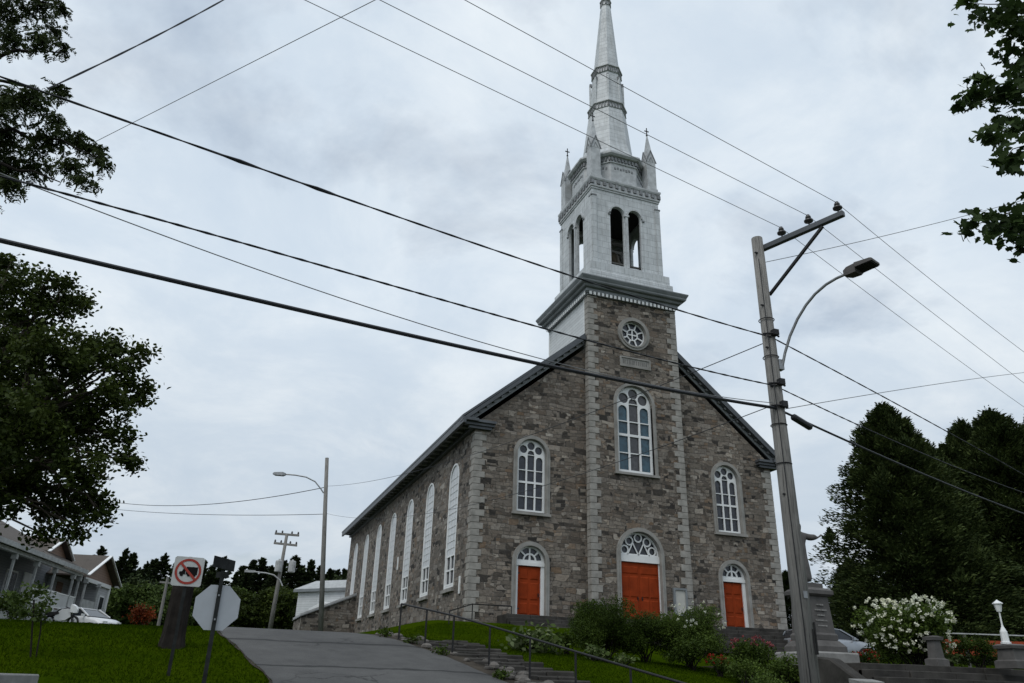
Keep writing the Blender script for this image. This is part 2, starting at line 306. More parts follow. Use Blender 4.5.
# ------------------------------------------------------------------ mesh builder
class MB:
    def __init__(s): s.v = []; s.f = []
    def add(s, vs_, fs):
        s.g = getattr(s, 'g', []); s.g.append((list(vs_), list(fs)))
        o = len(s.v); s.v.extend([tuple(v) for v in vs_]); s.f.extend([tuple(i+o for i in f) for f in fs]); return s
    def box(s, x0, x1, y0, y1, z0, z1):
        return s.add([(x, y, z) for z in (z0, z1) for (x, y) in ((x0, y0), (x1, y0), (x1, y1), (x0, y1))],
                     [(3, 2, 1, 0), (4, 5, 6, 7), (0, 1, 5, 4), (1, 2, 6, 5), (2, 3, 7, 6), (3, 0, 4, 7)])
    def obox(s, c, ax, ay, az):
        c, ax, ay, az = map(Vector, (c, ax, ay, az))
        return s.add([c+i*ax+j*ay+k*az for k in (-1, 1) for (i, j) in ((-1, -1), (1, -1), (1, 1), (-1, 1))],
                     [(3, 2, 1, 0), (4, 5, 6, 7), (0, 1, 5, 4), (1, 2, 6, 5), (2, 3, 7, 6), (3, 0, 4, 7)])
    def bar(s, a, b, w, t, up=(0, 0, 1)):
        a, b = Vector(a), Vector(b); d = (b-a); l = d.length; d = d/l
        up = Vector(up); x = d.cross(up)
        if x.length < 1e-4: x = d.cross(Vector((1, 0, 0)))
        x.normalize(); y = x.cross(d)
        return s.obox((a+b)/2, d*l/2, x*w/2, y*t/2)
    def prism(s, pts, d):           # pts: 3D polygon, d: extrusion
        n = len(pts); d = Vector(d); P = [Vector(p) for p in pts]
        return s.add(P+[p+d for p in P], [tuple(range(n))[::-1], tuple(range(n, 2*n))]+[(i, (i+1) % n, n+(i+1) % n, n+i) for i in range(n)])
    def rings(s, rs, cap=True):
        n = len(rs[0]); o = []
        for r in rs: o += [tuple(p) for p in r]
        fs = [(k*n+i, k*n+(i+1) % n, (k+1)*n+(i+1) % n, (k+1)*n+i) for k in range(len(rs)-1) for i in range(n)]
        if cap: fs += [tuple(range(n))[::-1], tuple(range((len(rs)-1)*n, len(rs)*n))]
        return s.add(o, fs)
    def lathe(s, c, prof, n=16, rot=0.):
        c = Vector(c)
        return s.rings([[(c.x+(p[2] if len(p) > 2 else 0)+p[0]*math.cos(2*math.pi*i/n+rot), c.y+p[0]*math.sin(2*math.pi*i/n+rot), c.z+p[1]) for i in range(n)] for p in prof])
    def tube(s, pts, r, n=8, r1=None):
        P = [Vector(p) for p in pts]; rs = []
        x = None
        for i, p in enumerate(P):
            d = (P[min(i+1, len(P)-1)]-P[max(i-1, 0)]).normalized()
            if x is None:
                x = d.cross(Vector((0, 0, 1)));
                if x.length < .05: x = d.cross(Vector((1, 0, 0)))
            x = (x - d*x.dot(d)); x.normalize(); y = d.cross(x)
            t = i/max(1, len(P)-1); rr = r if r1 is None else r*(1-t)+r1*t
            if isinstance(r, (list, tuple)): rr = r[i]
            rs.append([p+rr*(x*math.cos(2*math.pi*k/n)+y*math.sin(2*math.pi*k/n)) for k in range(n)])
        return s.rings(rs)
    def ball(s, c, r, n=10, m=7, sq=(1, 1, 1)):
        c = Vector(c)
        return s.rings([[(c.x+sq[0]*r*math.sin(math.pi*(k+.02)/(m+.04))*math.cos(2*math.pi*i/n), c.y+sq[1]*r*math.sin(math.pi*(k+.02)/(m+.04))*math.sin(2*math.pi*i/n), c.z-sq[2]*r*math.cos(math.pi*(k+.02)/(m+.04))) for i in range(n)] for k in range(m+1)])
    def plate(s, outer, holes, t, mp):
        """flat plate with real holes: 2D outlines, thickness t, mp(u,v,w) -> world"""
        cu = bpy.data.curves.new('tmp', 'CURVE'); cu.dimensions = '2D'; cu.fill_mode = 'BOTH'; cu.extrude = t/2
        for loop in [outer]+list(holes):
            sp_ = cu.splines.new('POLY'); sp_.points.add(len(loop)-1); sp_.use_cyclic_u = True
            for q, p in zip(sp_.points, loop): q.co = (p[0], p[1], 0, 1)
        o = bpy.data.objects.new('tmp', cu); me = bpy.data.meshes.new_from_object(o)
        s.add([mp(v.co.x, v.co.y, v.co.z) for v in me.vertices], [tuple(p.vertices) for p in me.polygons])
        bpy.data.objects.remove(o); bpy.data.curves.remove(cu); bpy.data.meshes.remove(me)
        return s
    def each(s, name, mat, parent=None, **k):
        """every added piece becomes an object of its own"""
        os_ = []
        for v, f in s.g: m_ = MB(); m_.add(v, f); os_.append(m_.build(name, mat, parent, **k))
        return os_
    def build(s, name, mat, parent=None, smooth=False, bevel=0, loc=None):
        base = Vector(loc) if loc is not None else (Vector(parent['_w']) if parent is not None and '_w' in parent else Vector((0, 0, 0)))
        me = bpy.data.meshes.new(name)
        me.from_pydata([(v[0]-base.x, v[1]-base.y, v[2]-base.z) for v in s.v], [], s.f)
        bm = bmesh.new(); bm.from_mesh(me)
        bmesh.ops.remove_doubles(bm, verts=bm.verts, dist=1e-5)
        bmesh.ops.recalc_face_normals(bm, faces=bm.faces)
        if bevel: bmesh.ops.bevel(bm, geom=[e for e in bm.edges], offset=bevel, segments=1, affect='EDGES', clamp_overlap=True)
        uvl = bm.loops.layers.uv.new('UVMap')
        for f in bm.faces:
            n = f.normal; a = max(range(3), key=lambda k: abs(n[k]))
            if abs(n[2]) < .8: a = 0 if abs(n[0]) > abs(n[1]) else 1
            for l in f.loops:
                w = l.vert.co + base
                l[uvl].uv = (w.y, w.z) if a == 0 else ((w.x, w.z) if a == 1 else (w.x, w.y))
            f.smooth = smooth
        bm.to_mesh(me); bm.free()
        me.materials.append(mat)
        o = bpy.data.objects.new(name, me); COL.objects.link(o)
        if parent is not None:
            o.parent = parent
            if '_w' in parent: o['_w'] = parent['_w']
        else: o.location = base; o['_w'] = tuple(base)
        return o
def tag(o, label=None, cat=None, group=None, kind=None):
    if label: o['label'] = label
    if cat: o['category'] = cat
    if group: o['group'] = group
    if kind: o['kind'] = kind
    return o
def empty(name, loc, label, cat, group=None):
    o = bpy.data.objects.new(name, None); COL.objects.link(o); o.location = loc; o['_w'] = tuple(loc); o.empty_display_size = .2
    return tag(o, label, cat, group)
def copy_tree(o, loc, label=None, rz=None, scale=None, parent=None):
    c = o.copy(); COL.objects.link(c)
    if parent is not None: c.parent = parent
    else:
        c.location = loc
        if label: c['label'] = label
        if rz is not None: c.rotation_euler = (0, 0, rz)
        if scale is not None: c.scale = scale if isinstance(scale, tuple) else (scale,)*3
    for ch in list(o.children): copy_tree(ch, None, parent=c)
    return c
def rawmesh(name, V, F, mat, parent=None, loc=(0, 0, 0)):
    """fast mesh of equal-sided faces (V: n,3  F: m,k)"""
    me = bpy.data.meshes.new(name); V = np.asarray(V, np.float32); F = np.asarray(F, np.int32)
    m, k = F.shape
    me.vertices.add(len(V)); me.vertices.foreach_set('co', V.ravel())
    me.loops.add(m*k); me.loops.foreach_set('vertex_index', F.ravel())
    me.polygons.add(m); me.polygons.foreach_set('loop_start', np.arange(0, m*k, k, dtype=np.int32))
    me.update(calc_edges=True); me.validate()
    me.materials.append(mat)
    o = bpy.data.objects.new(name, me); COL.objects.link(o)
    if parent is not None: o.parent = parent
    else: o.location = loc
    return o
def unit(v): return v/np.maximum(np.linalg.norm(v, axis=-1, keepdims=True), 1e-9)
def leaves(P, size, up=.35, aspect=.62, rng=RNG, shape='leaf', dirs=None):
    """leaf-shaped faces at points P. returns V,F"""
    n = len(P); s = size*rng.uniform(.65, 1.35, (n, 1))
    d = unit(rng.normal(size=(n, 3))*[1, 1, .6]+[0, 0, -.25]) if dirs is None else unit(dirs+rng.normal(size=(n, 3))*.25)
    q = unit(rng.normal(size=(n, 3))+np.array([0, 0, up*2]))
    x = unit(np.cross(d, q)); nn = np.cross(x, d)
    if shape == 'leaf':
        T = [(-.5, 0, 0), (-.1, .5, .06), (.25, .36, .03), (.55, 0, -.06), (.25, -.36, .03), (-.1, -.5, .06)]
    elif shape == 'maple':
        T = [(-.5, 0, 0), (-.38, .30, .02), (-.12, .28, 0), (.0, .58, -.05), (.12, .24, 0), (.28, .26, 0), (.62, 0, -.08), (.28, -.26, 0), (.12, -.24, 0), (.0, -.58, -.05), (-.12, -.28, 0), (-.38, -.30, .02)]
        aspect = 1.
    elif shape == 'tri':
        T = [(-.5, .22, 0), (.5, 0, 0), (-.5, -.22, 0)]
    else:
        T = [(-.5, -.5, 0), (.5, -.35, 0), (.5, .35, 0), (-.5, .5, 0)]
    V = np.stack([P+s*(a*d+b*aspect*x+c*nn) for a, b, c in T], 1)
    k = len(T)
    return V.reshape(-1, 3), np.arange(n*k).reshape(n, k)
def wall_map(y):    return lambda u, v, w: (u, y+w, v)
def side_map(x):    return lambda u, v, w: (x+w, u, v)
def arch(cx, z0, half, apex, n=20):
    zs = apex-half
    return [(cx-half, z0), (cx+half, z0)]+[(cx+half*math.cos(math.pi*i/n), zs+half*math.sin(math.pi*i/n)) for i in range(n+1)]
def circ(cx, cz, r, n=18, a0=0): return [(cx+r*math.cos(2*math.pi*i/n+a0), cz+r*math.sin(2*math.pi*i/n+a0)) for i in range(n)]
def rect(x0, x1, z0, z1): return [(x0, z0), (x1, z0), (x1, z1), (x0, z1)]

# ================================================================== SETTING
def sheet(name, xs, ys, off, mat, keep=None, kind='structure'):
    X, Y = np.meshgrid(xs, ys); Z = H(X, Y)+off
    V = np.stack([X, Y, Z], -1).reshape(-1, 3); n = len(xs); m = len(ys)
    i = np.arange((m-1)*(n-1)); a = (i//(n-1))*n+i % (n-1)
    F = np.stack([a, a+1, a+n+1, a+n], 1)
    o = rawmesh(name, V, F, mat)
    o.data.polygons.foreach_set('use_smooth', [True]*len(F)); o['kind'] = kind
    return o
gx = np.unique(np.concatenate([np.linspace(-900, -60, 22), np.linspace(-60, -30, 16), np.arange(-30, 20, .5), np.linspace(20, 60, 25), np.linspace(60, 900, 22)]))
gy = np.unique(np.concatenate([np.linspace(-900, -60, 15), np.linspace(-60, -36, 10), np.arange(-36, 14, .5), np.linspace(14, 80, 40), np.linspace(80, 900, 25)]))
sheet('ground', gx, gy, 0, m_lawn)
def strip(name, le, re, y0, y1, off, mat, nx=12, step=.5, kind='structure'):
    ys = np.arange(y0, y1+.01, step); V = []
    for y in ys:
        a, b = le(y), re(y)
        for k in range(nx+1):
            x = a+(b-a)*k/nx; V.append((x, y, h(x, y)+off))
    n = nx+1; F = [(j*n+i, j*n+i+1, (j+1)*n+i+1, (j+1)*n+i) for j in range(len(ys)-1) for i in range(nx)]
    o = rawmesh(name, V, F, mat); o.data.polygons.foreach_set('use_smooth', [True]*len(F)); o['kind'] = kind; return o
def wob(y, s=0.): return .02*math.sin(y*2.3+s)+.012*math.sin(y*7.1+s*2)
def rl(y): return float(np.interp(y, [-33, -27, -23, -19.4, -14.2, 0, 60], [-24, -20.2, -18.7, -18.45, -19.35, -20.6, -22]))+wob(y)
def rr(y): return float(np.interp(y, [-33, -27, -23, -18.6, -16, -13.4, -11.5, 0, 60], [-9, -11.3, -12.6, -13.6, -14.25, -15.05, -15.6, -15.9, -16.5]))+wob(y, 1.)
strip('road', rl, rr, -32, 60, .03, m_asph, step=.25)
strip('road_edge', lambda y: rl(y)-.05-.03*math.sin(y*3.1), lambda y: rl(y)+.1, -32, 60, .022, m_dirt, 2, .25)
strip('cross_street', lambda y: -200, lambda y: 150, -41, -31.5, .02, m_asph, 60)
# bare verge between road and stairs
strip('verge', lambda y: rr(y)-.1, lambda y: float(np.interp(y, [-24, -18.5, -13.3, -9], [-10.9, -12.3, -13.9, -14.5])), -24, -10.5, .018, m_dirt, 8, .4)

# ================================================================== CHURCH
CX = .04
ch = empty('stone_church', (0, 0, 3.9), 'large grey brown stone church with silver spire and red orange doors on the hill', 'church')
def P(mb, name, mat, parent=None, **k): return mb.build(name, mat, parent if parent is not None else ch, **k)
WX = 5.77
# --- facade with real openings
fac = MB()
holes = []
for s in (-1, 1):
    holes.append(arch(s*WX, 9.2, .80, 12.95)); holes.append(arch(s*5.742, 4.39, .80, 7.66))
fac.plate([(-8.8, 2.0), (8.8, 2.0), (8.8, 13.4), (0, 20.8), (-8.8, 13.4)], holes, .5, wall_map(.25))
P(fac, 'front_wall', m_stone)
SY = [3.3+4.87*k for k in range(7)]
sw = MB(); sw.plate([(.5, 2.0), (36, 2.0), (36, 13.5), (.5, 13.5)], [arch(y, 5.72, .86, 12.1) for y in SY], .5, side_map(-8.55)); P(sw, 'side_wall', m_stone_side)
sw = MB(); sw.plate([(.5, 2.0), (36, 2.0), (36, 13.5), (.5, 13.5)], [arch(y, 5.72, .86, 12.1) for y in SY], .5, side_map(8.55)); P(sw, 'side_wall', m_stone_side)
bk = MB(); bk.prism([(-8.3, 35.5, 2), (8.3, 35.5, 2), (8.3, 35.5, 13.5), (0, 35.5, 20.6), (-8.3, 35.5, 13.5)], (0, .5, 0)); P(bk, 'rear_wall', m_stone_side)
# --- roof
rf = MB()
for s in (-1, 1):
    rf.prism([(0, .1, 21.7), (s*9.62, .1, 13.62), (s*9.62, .1, 13.5), (0, .1, 21.4)], (0, 36.45, 0))
    rf.prism([(s*2.86, -.36, 21.7-2.86*.84), (s*9.62, -.36, 13.62), (s*9.62, -.36, 13.5), (s*2.86, -.36, 21.5-2.86*.84)], (0, .46, 0))
roof = P(rf, 'roof', m_darkroof)
for s in (-1, 1):
    ev = MB()
    ev.box(min(s*9.58, s*8.805), max(s*9.58, s*8.805), -.5, 36.4, 13.36, 13.5)     # soffit
    ev.box(min(s*9.60, s*9.46), max(s*9.60, s*9.46), -.52, 36.45, 13.2, 13.497)     # fascia / gutter board
    ev.box(min(s*9.0, s*8.803), max(s*9.0, s*8.803), .01, 36.0, 13.08, 13.355)     # bed mould
    P(ev, 'eaves_cornice', m_darkroof)
    mo = MB()
    for k in range(40):
        y = .5+k*.9; mo.box(min(s*9.44, s*9.01), max(s*9.44, s*9.01), y, y+.16, 13.24, 13.357)
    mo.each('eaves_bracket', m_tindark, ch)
    rk = MB()
    d = Vector((s*9.6, 0, -8.06)).normalized(); nrm = Vector((s*8.06, 0, 9.6)).normalized()
    a = Vector((s*2.85, 0, 21.55-2.85*.8396)); b = Vector((s*9.5, 0, 21.55-9.5*.8396))
    rk.prism([(a-nrm*.02)+Vector((0, -.38, 0)), (b-nrm*.02)+Vector((0, -.38, 0)), (b-nrm*.18)+Vector((0, -.38, 0)), (a-nrm*.18)+Vector((0, -.38, 0))], (0, .12, 0))
    rk.prism([(a-nrm*.14)+Vector((0, -.262, 0)), (b-nrm*.14)+Vector((0, -.262, 0)), (b-nrm*.2)+Vector((0, -.262, 0)), (a-nrm*.2)+Vector((0, -.262, 0))], (0, .255, 0))
    P(rk, 'gable_cornice', m_darkroof)
    rk = MB()    # horizontal return at the eaves
    rk.box(min(s*9.62, s*7.85), max(s*9.62, s*7.85), -.42, -.005, 13.34, 13.47)
    rk.box(min(s*9.5, s*7.9), max(s*9.5, s*7.9), -.30, -.006, 13.2, 13.337)
    rk.box(min(s*9.2, s*8.0), max(s*9.2, s*8.0), -.2, -.007, 13.06, 13.197)
    P(rk, 'eaves_return', m_darkroof)
    rl_ = MB(); rd = MB(); T = d
    p0 = a-nrm*.205; p1 = a+T*8.55-nrm*.205
    rl_.prism([p0+Vector((0, -.09, 0)), p1+Vector((0, -.09, 0)), p1-nrm*.17+Vector((0, -.09, 0)), p0-nrm*.17+Vector((0, -.09, 0))], (0, .085, 0))
    for k in range(17):
        c = a+T*(.3+k*.5)-nrm*.24+Vector((0, -.13, 0)); rd.obox(c, T*.07, (0, .115, 0), nrm*.035)
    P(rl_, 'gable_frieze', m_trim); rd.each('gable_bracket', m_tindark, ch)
# --- quoins
def quoins(xe, ye, sx, z0, z1, side=True, dir_side=1, w=(.58, .38), step=.31, prot=.035, ret=.35):
    """corner blocks. xe,ye: the corner; sx: +1 blocks run to +x along the front"""
    q = MB(); z = z0; k = 0
    while z < z1-.1:
        a = w[k % 2]*random.uniform(.92, 1.08); b = w[(k+1) % 2] if side else ret
        x0, x1 = (xe-prot, xe+a) if sx > 0 else (xe-a, xe+prot)
        q.box(x0, x1, ye-prot, ye+b*dir_side, z+.008, min(z+step, z1)-.008)
        z += step; k += 1
    return q
P(quoins(-8.8, 0, 1, 2.6, 12.95), 'corner_quoins', m_quoin, bevel=.012)
P(quoins(8.8, 0, -1, 2.6, 12.95), 'corner_quoins', m_quoin, bevel=.012)
P(quoins(CX-2.79, -.5, 1, 3.0, 21.6, side=False, w=(.58, .34), step=.33, ret=.4), 'tower_quoins', m_quoin, bevel=.012)
P(quoins(CX+2.79, -.5, -1, 3.0, 21.6, side=False, w=(.58, .34), step=.33, ret=.4), 'tower_quoins', m_quoin, bevel=.012)
# --- tower stone front with openings
tw = MB()
BW = -.07
tw.plate(rect(CX-2.77, CX+2.77, 2.4, 21.75), [arch(BW, 11.68, 1.09, 16.55), arch(-.06, 4.4, 1.15, 8.72), circ(.05, 19.68, .78, 28)], .55, wall_map(-.225))
P(tw, 'tower_front', m_stone)
ts = MB(); ts.box(CX-2.745, CX+2.745, .055, 5.05, 14.0, 22.0); P(ts, 'tower_side_cladding', m_clap)
tb = MB()
tb.box(CX-2.775, CX-2.735, .0, .09, 18.6, 21.8); tb.box(CX-2.78, CX-2.70, 4.97, 5.08, 17, 21.8)
tb.each('corner_board', m_white, ch)
# --- tower cornice, built as stacked square mouldings round the tower top
def sqring(mb, cx, cyy, hx, hy, prof):
    mb.rings([[(cx-hx-o, cyy-hy-o, z), (cx+hx+o, cyy-hy-o, z), (cx+hx+o, cyy+hy+o, z), (cx-hx-o, cyy+hy+o, z)] for o, z in prof])
tcx, tcy, thx, thy = CX, 2.28, 2.79, 2.79
co = MB()
sqring(co, tcx, tcy, thx, thy, [(.05, 21.62), (.05, 21.72), (.12, 21.74), (.12, 21.78), (.16, 21.80), (.16, 21.98), (.30, 22.02), (.34, 22.10), (.34, 22.16), (.50, 22.20), (.54, 22.27), (.54, 22.33), (.58, 22.40), (.64, 22.52), (.64, 22.58), (.5, 22.64), (-.05, 22.95)])
P(co, 'tower_cornice', m_trim)
de = MB()
for k in range(22):
    u = tcx-thx+.02+k*(2*thx-.2)/21
    de.box(u, u+.15, tcy-thy-.185, tcy-thy-.142, 21.60, 21.79)
    v = tcy-thy+.02+k*(2*thy-.2)/21
    de.box(tcx-thx-.185, tcx-thx-.142, v, v+.15, 21.60, 21.79)
de.each('dentil', m_white, ch)
# --- belfry
BX, BY, BH = .12, 2.2, 2.3
pb = MB(); sqring(pb, BX, BY, BH, BH, [(.42, 22.75), (.42, 23.3), (.36, 23.36), (.30, 23.40), (.30, 23.95), (.22, 24.0), (.10, 24.08), (-.6, 24.085)]); P(pb, 'belfry_plinth', m_plate)
bw = MB()
for k, (mp, c) in enumerate(((wall_map(BY-BH+.08), BX-.06), (wall_map(BY+BH-.08), BX-.06))):
    bw.plate(rect(BX-BH, BX+BH, 24.05, 29.4), [arch(c-.585, 24.2, .45, 28.25), arch(c+.585, 24.2, .45, 28.25)], .16, mp)
for mp in (side_map(BX-BH+.08), side_map(BX+BH-.08)):
    bw.plate(rect(BY-BH+.162, BY+BH-.162, 24.05, 29.4), [arch(BY-.585, 24.2, .45, 28.25), arch(BY+.585, 24.2, .45, 28.25)], .16, mp)
bel = P(bw, 'belfry', m_plate)
ho = MB(); pil = MB(); cap = MB()
for side in range(4):
    def mp(u, v, w, side=side):
        c_, s_ = [(1, 0), (0, 1), (-1, 0), (0, -1)][side]
        x, y = u, -BH+w
        return (BX+c_*x-s_*y, BY+s_*x+c_*y, v)
    for s in (-1, 1):
        cxx = s*.585-.03*(side == 0)
        A = arch(cxx, 27.6, .55, 28.35, 16)[2:]; Bn = arch(cxx, 27.6, .455, 28.255, 16)[2:]
        ho.plate(A+Bn[::-1], [], .10, lambda u, v, w, mp=mp: mp(u, v, w-.04))
        # corner pilaster
        pil.plate(rect(s*2.32-.30 if s > 0 else -2.32-.002, s*2.32+.002 if s > 0 else -2.02, 24.09, 28.72), [], .07, lambda u, v, w, mp=mp: mp(u, v, w-.03))
        cap.plate(rect(s*2.0 if s > 0 else -2.38, 2.38 if s > 0 else -2.0, 28.72, 28.80), [], .10, lambda u, v, w, mp=mp: mp(u, v, w-.04))
        cap.plate(rect(s*1.16-.08, s*1.16+.08, 27.62, 27.72), [], .08, lambda u, v, w, mp=mp: mp(u, v, w-.03))
    # middle colonnette between the two openings
    ho.plate(rect(-.09, .07, 24.1, 27.7), [], .10, lambda u, v, w, mp=mp: mp(u, v, w-.04))
    ho.plate(rect(-.17, .15, 27.68, 27.80), [], .14, lambda u, v, w, mp=mp: mp(u, v, w-.05))
ho.each('arch_moulding', m_tinplain, bel); pil.each('corner_pilaster', m_plate, bel); cap.each('pilaster_cap', m_tindark, bel)
bc = MB(); sqring(bc, BX, BY, BH, BH, [(-.35, 29.2), (.05, 29.25), (.05, 29.36), (.10, 29.38), (.11, 29.48), (.11, 29.50), (.06, 29.52), (.06, 29.84), (.12, 29.88), (.16, 29.98), (.16, 30.08), (.0, 30.14), (-.5, 30.15)]); P(bc, 'belfry_cornice', m_tinplain)
br = MB()
for side in range(4):
    for k in range(12):
        u = -2.3+k*4.6/11; c_, s_ = [(1, 0), (0, 1), (-1, 0), (0, -1)][side]
        x, y = u, -BH-.10
        br.obox((BX+c_*x-s_*y, BY+s_*x+c_*y, 29.68), (c_*.10, s_*.10, 0), (-s_*.06, c_*.06, 0), (0, 0, .135))
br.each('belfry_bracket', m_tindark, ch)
bf = MB(); bf.box(BX-2, BX+2, BY-2, BY+2, 24.09, 24.14); P(bf, 'belfry_floor', m_dark); bf = MB(); bf.box(BX-2.1, BX+2.1, BY-2.1, BY+2.1, 29.0, 29.1); P(bf, 'belfry_ceiling', m_dark)
bell = MB()
bell.lathe((BX+.1, BY-.2, 25.2), [(.70, 0), (.62, .12), (.50, .4), (.42, .7), (.36, .95), (.2, 1.1), (.05, 1.15)], 16)
P(bell, 'bell', m_bronze, smooth=True)
bs = MB()
for sx in (-.95, .95):
    for s2 in (-.8, .8): bs.bar((BX+.1+sx, BY-.2+s2, 24.1), (BX+.1+sx*.6, BY-.2, 26.4), .14, .14)
bs.bar((BX-1.1, BY-.2, 26.4), (BX+1.3, BY-.2, 26.4), .2, .2); bs.bar((BX-1.9, BY-.9, 24.5), (BX+1.9, BY-.9, 24.5), .16, .16); bs.bar((BX-1.9, BY+.6, 27.6), (BX+1.9, BY+.6, 27.6), .2, .2)
bs.bar((BX-1.9, BY-1.2, 25.0), (BX+1.9, BY-1.2, 25.0), .1, .1)
P(bs, 'bell_frame', m_wood)
# --- drum, spire
O8 = math.pi/8
dr = MB(); dr.lathe((BX+.03, BY, 0), [(2.32, 30.1), (2.32, 31.62), (2.40, 31.66), (2.40, 31.74), (2.36, 31.76), (2.36, 32.05), (2.55, 32.1), (2.66, 32.22), (2.66, 32.34), (2.3, 32.42)], 8, O8); P(dr, 'spire_drum', m_tinplain)
db = MB()
for f8 in range(8):
    a = f8*math.pi/4; t = Vector((-math.sin(a), math.cos(a), 0)); n_ = Vector((math.cos(a), math.sin(a), 0)); c = Vector((BX+.03, BY, 0))
    for k in range(8):
        u = -.84+k*.24; db.obox(c+n_*2.24+t*u+Vector((0, 0, 31.9)), t*.055, n_*.05, (0, 0, .12))
    dt = MB()
    for k in range(7):
        u = -.60+k*.20; dt.obox(c+n_*2.15+t*u+Vector((0, 0, 31.27+.05*(k % 2))), t*.055, n_*.02, (0, 0, .075))
    P(dt, 'drum_scallops', m_tindark)
db.each('drum_bracket', m_tindark, ch)
def lean(z): return .06+max(0, z-32)*.013
spi = MB()
prof = [(2.3, 32.4), (2.02, 32.75), (1.8, 33.2), (1.66, 33.8), (1.58, 34.4), (1.27, 37.1)]
spi.lathe((BX, BY, 0), [(r_, z_, lean(z_)) for r_, z_ in prof], 8, O8)
spi.lathe((BX, BY, 0), [(r_, z_, lean(z_)) for r_, z_ in [(1.20, 37.6), (1.0, 40.5)]], 8, O8)
spi.lathe((BX, BY, 0), [(r_, z_, lean(z_)) for r_, z_ in [(.92, 41.0), (.37, 47.4)]], 8, O8)
spi.lathe((BX, BY, 0), [(r_, z_, lean(z_)) for r_, z_ in [(.31, 47.9), (.03, 54)]], 8, O8)
spire = P(spi, 'spire', m_spire)
bd = MB(); bt = MB()
for zb, zt, rb, rt in ((37.05, 37.65, 1.33, 1.37), (40.38, 41.0, 1.09, 1.12), (47.35, 47.95, .42, .44)):
    bd.lathe((BX, BY, 0), [(rb-.1, zb, lean(zb)), (rb, zb+.06, lean(zb)), (rb-.07, zb+.12, lean(zb)), (rb-.09, zt-.14, lean(zb)), (rt, zt-.08, lean(zt)), (rt, zt, lean(zt)), (rt-.2, zt+.02, lean(zt))], 8, O8)
    nb = 5 if rb > .6 else 2
    for f8 in range(8):
        a = f8*math.pi/4; t = Vector((-math.sin(a), math.cos(a), 0)); n_ = Vector((math.cos(a), math.sin(a), 0)); c = Vector((BX+lean(zb), BY, 0))
        ap = (rb-.07)*math.cos(O8); w8 = rb*math.sin(O8)*.86
        for k in range(nb):
            u = -w8+2*w8*k/(nb-1); bt.obox(c+n_*ap+t*u+Vector((0, 0, (zb+zt)/2)), t*.035, n_*.045, (0, 0, (zt-zb)*.24))
bd.each('spire_band', m_tinplain, spire); bt.each('band_bracket', m_tindark, spire)
lu = MB(); ld_ = MB()
for f8 in range(8):      # pilasters with little gabled hoods at the ridges between the bands
    a = f8*math.pi/4+O8; n_ = Vector((math.cos(a), math.sin(a), 0)); t = Vector((-math.sin(a), math.cos(a), 0))
    c0 = Vector((BX+lean(38), BY, 0))
    lu.obox(c0+n_*1.14+Vector((0, 0, 38.8)), t*.06, n_*.06, (0, 0, 1.15)); ld_.obox(c0+n_*1.10+Vector((0, 0, 39.95)), t*.07, n_*.08, (0, 0, .13))
lu.each('spire_pilaster', m_spire, spire); ld_.each('pilaster_hood', m_tindark, spire)
# --- pinnacles
for sx in (-1, 1):
    for sy_ in (-1, 1):
        px_, py_ = BX+sx*1.97, BY+sy_*1.97; z0 = 30.14; w = .32
        pm = MB(); pm.box(px_-w, px_+w, py_-w, py_+w, z0, 32.45); pm.box(px_-w-.05, px_+w+.05, py_-w-.05, py_+w+.05, z0, z0+.2)
        pm.rings([[(px_-w+.03, py_-w+.03, 32.4), (px_+w-.03, py_-w+.03, 32.4), (px_+w-.03, py_+w-.03, 32.4), (px_-w+.03, py_+w-.03, 32.4)], [(px_-.02, py_-.02, 34.75), (px_+.02, py_-.02, 34.75), (px_+.02, py_+.02, 34.75), (px_-.02, py_+.02, 34.75)]])
        for (dx, dy) in ((1, 0), (-1, 0), (0, 1), (0, -1)):
            t = Vector((-dy, dx, 0)); n_ = Vector((dx, dy, 0)); c = Vector((px_, py_, 0))+n_*(w-.10)
            pm.prism([c-t*w+Vector((0, 0, 32.4)), c+t*w+Vector((0, 0, 32.4)), c+Vector((0, 0, 33.25))], n_*.11)
        pn = P(pm, 'pinnacle', m_tinplain)
        gm = MB()
        for (dx, dy) in ((1, 0), (-1, 0), (0, 1), (0, -1)):
            t = Vector((-dy, dx, 0)); n_ = Vector((dx, dy, 0)); c = Vector((px_, py_, 0))+n_*(w+.05)
            for s in (-1, 1):
                gm.bar(c+t*s*(w+.05)+Vector((0, 0, 32.36))-n_*.03, c+Vector((0, 0, 33.3))-n_*.03, .05, .055, n_); gm.bar(c+t*s*.13+n_*-.04+Vector((0, 0, 32.45)), c-n_*.04+Vector((0, 0, 32.78)), .03, .035, n_)
        P(gm, 'gablet', m_tindark, pn)
        cm = MB(); cm.box(px_-.025, px_+.025, py_-.025, py_+.025, 34.7, 35.35); cm.box(px_-.16, px_+.16, py_-.02, py_+.02, 35.06, 35.12); cm.ball((px_, py_, 34.75), .07, 8, 6); P(cm, 'finial_cross', m_iron, pn)

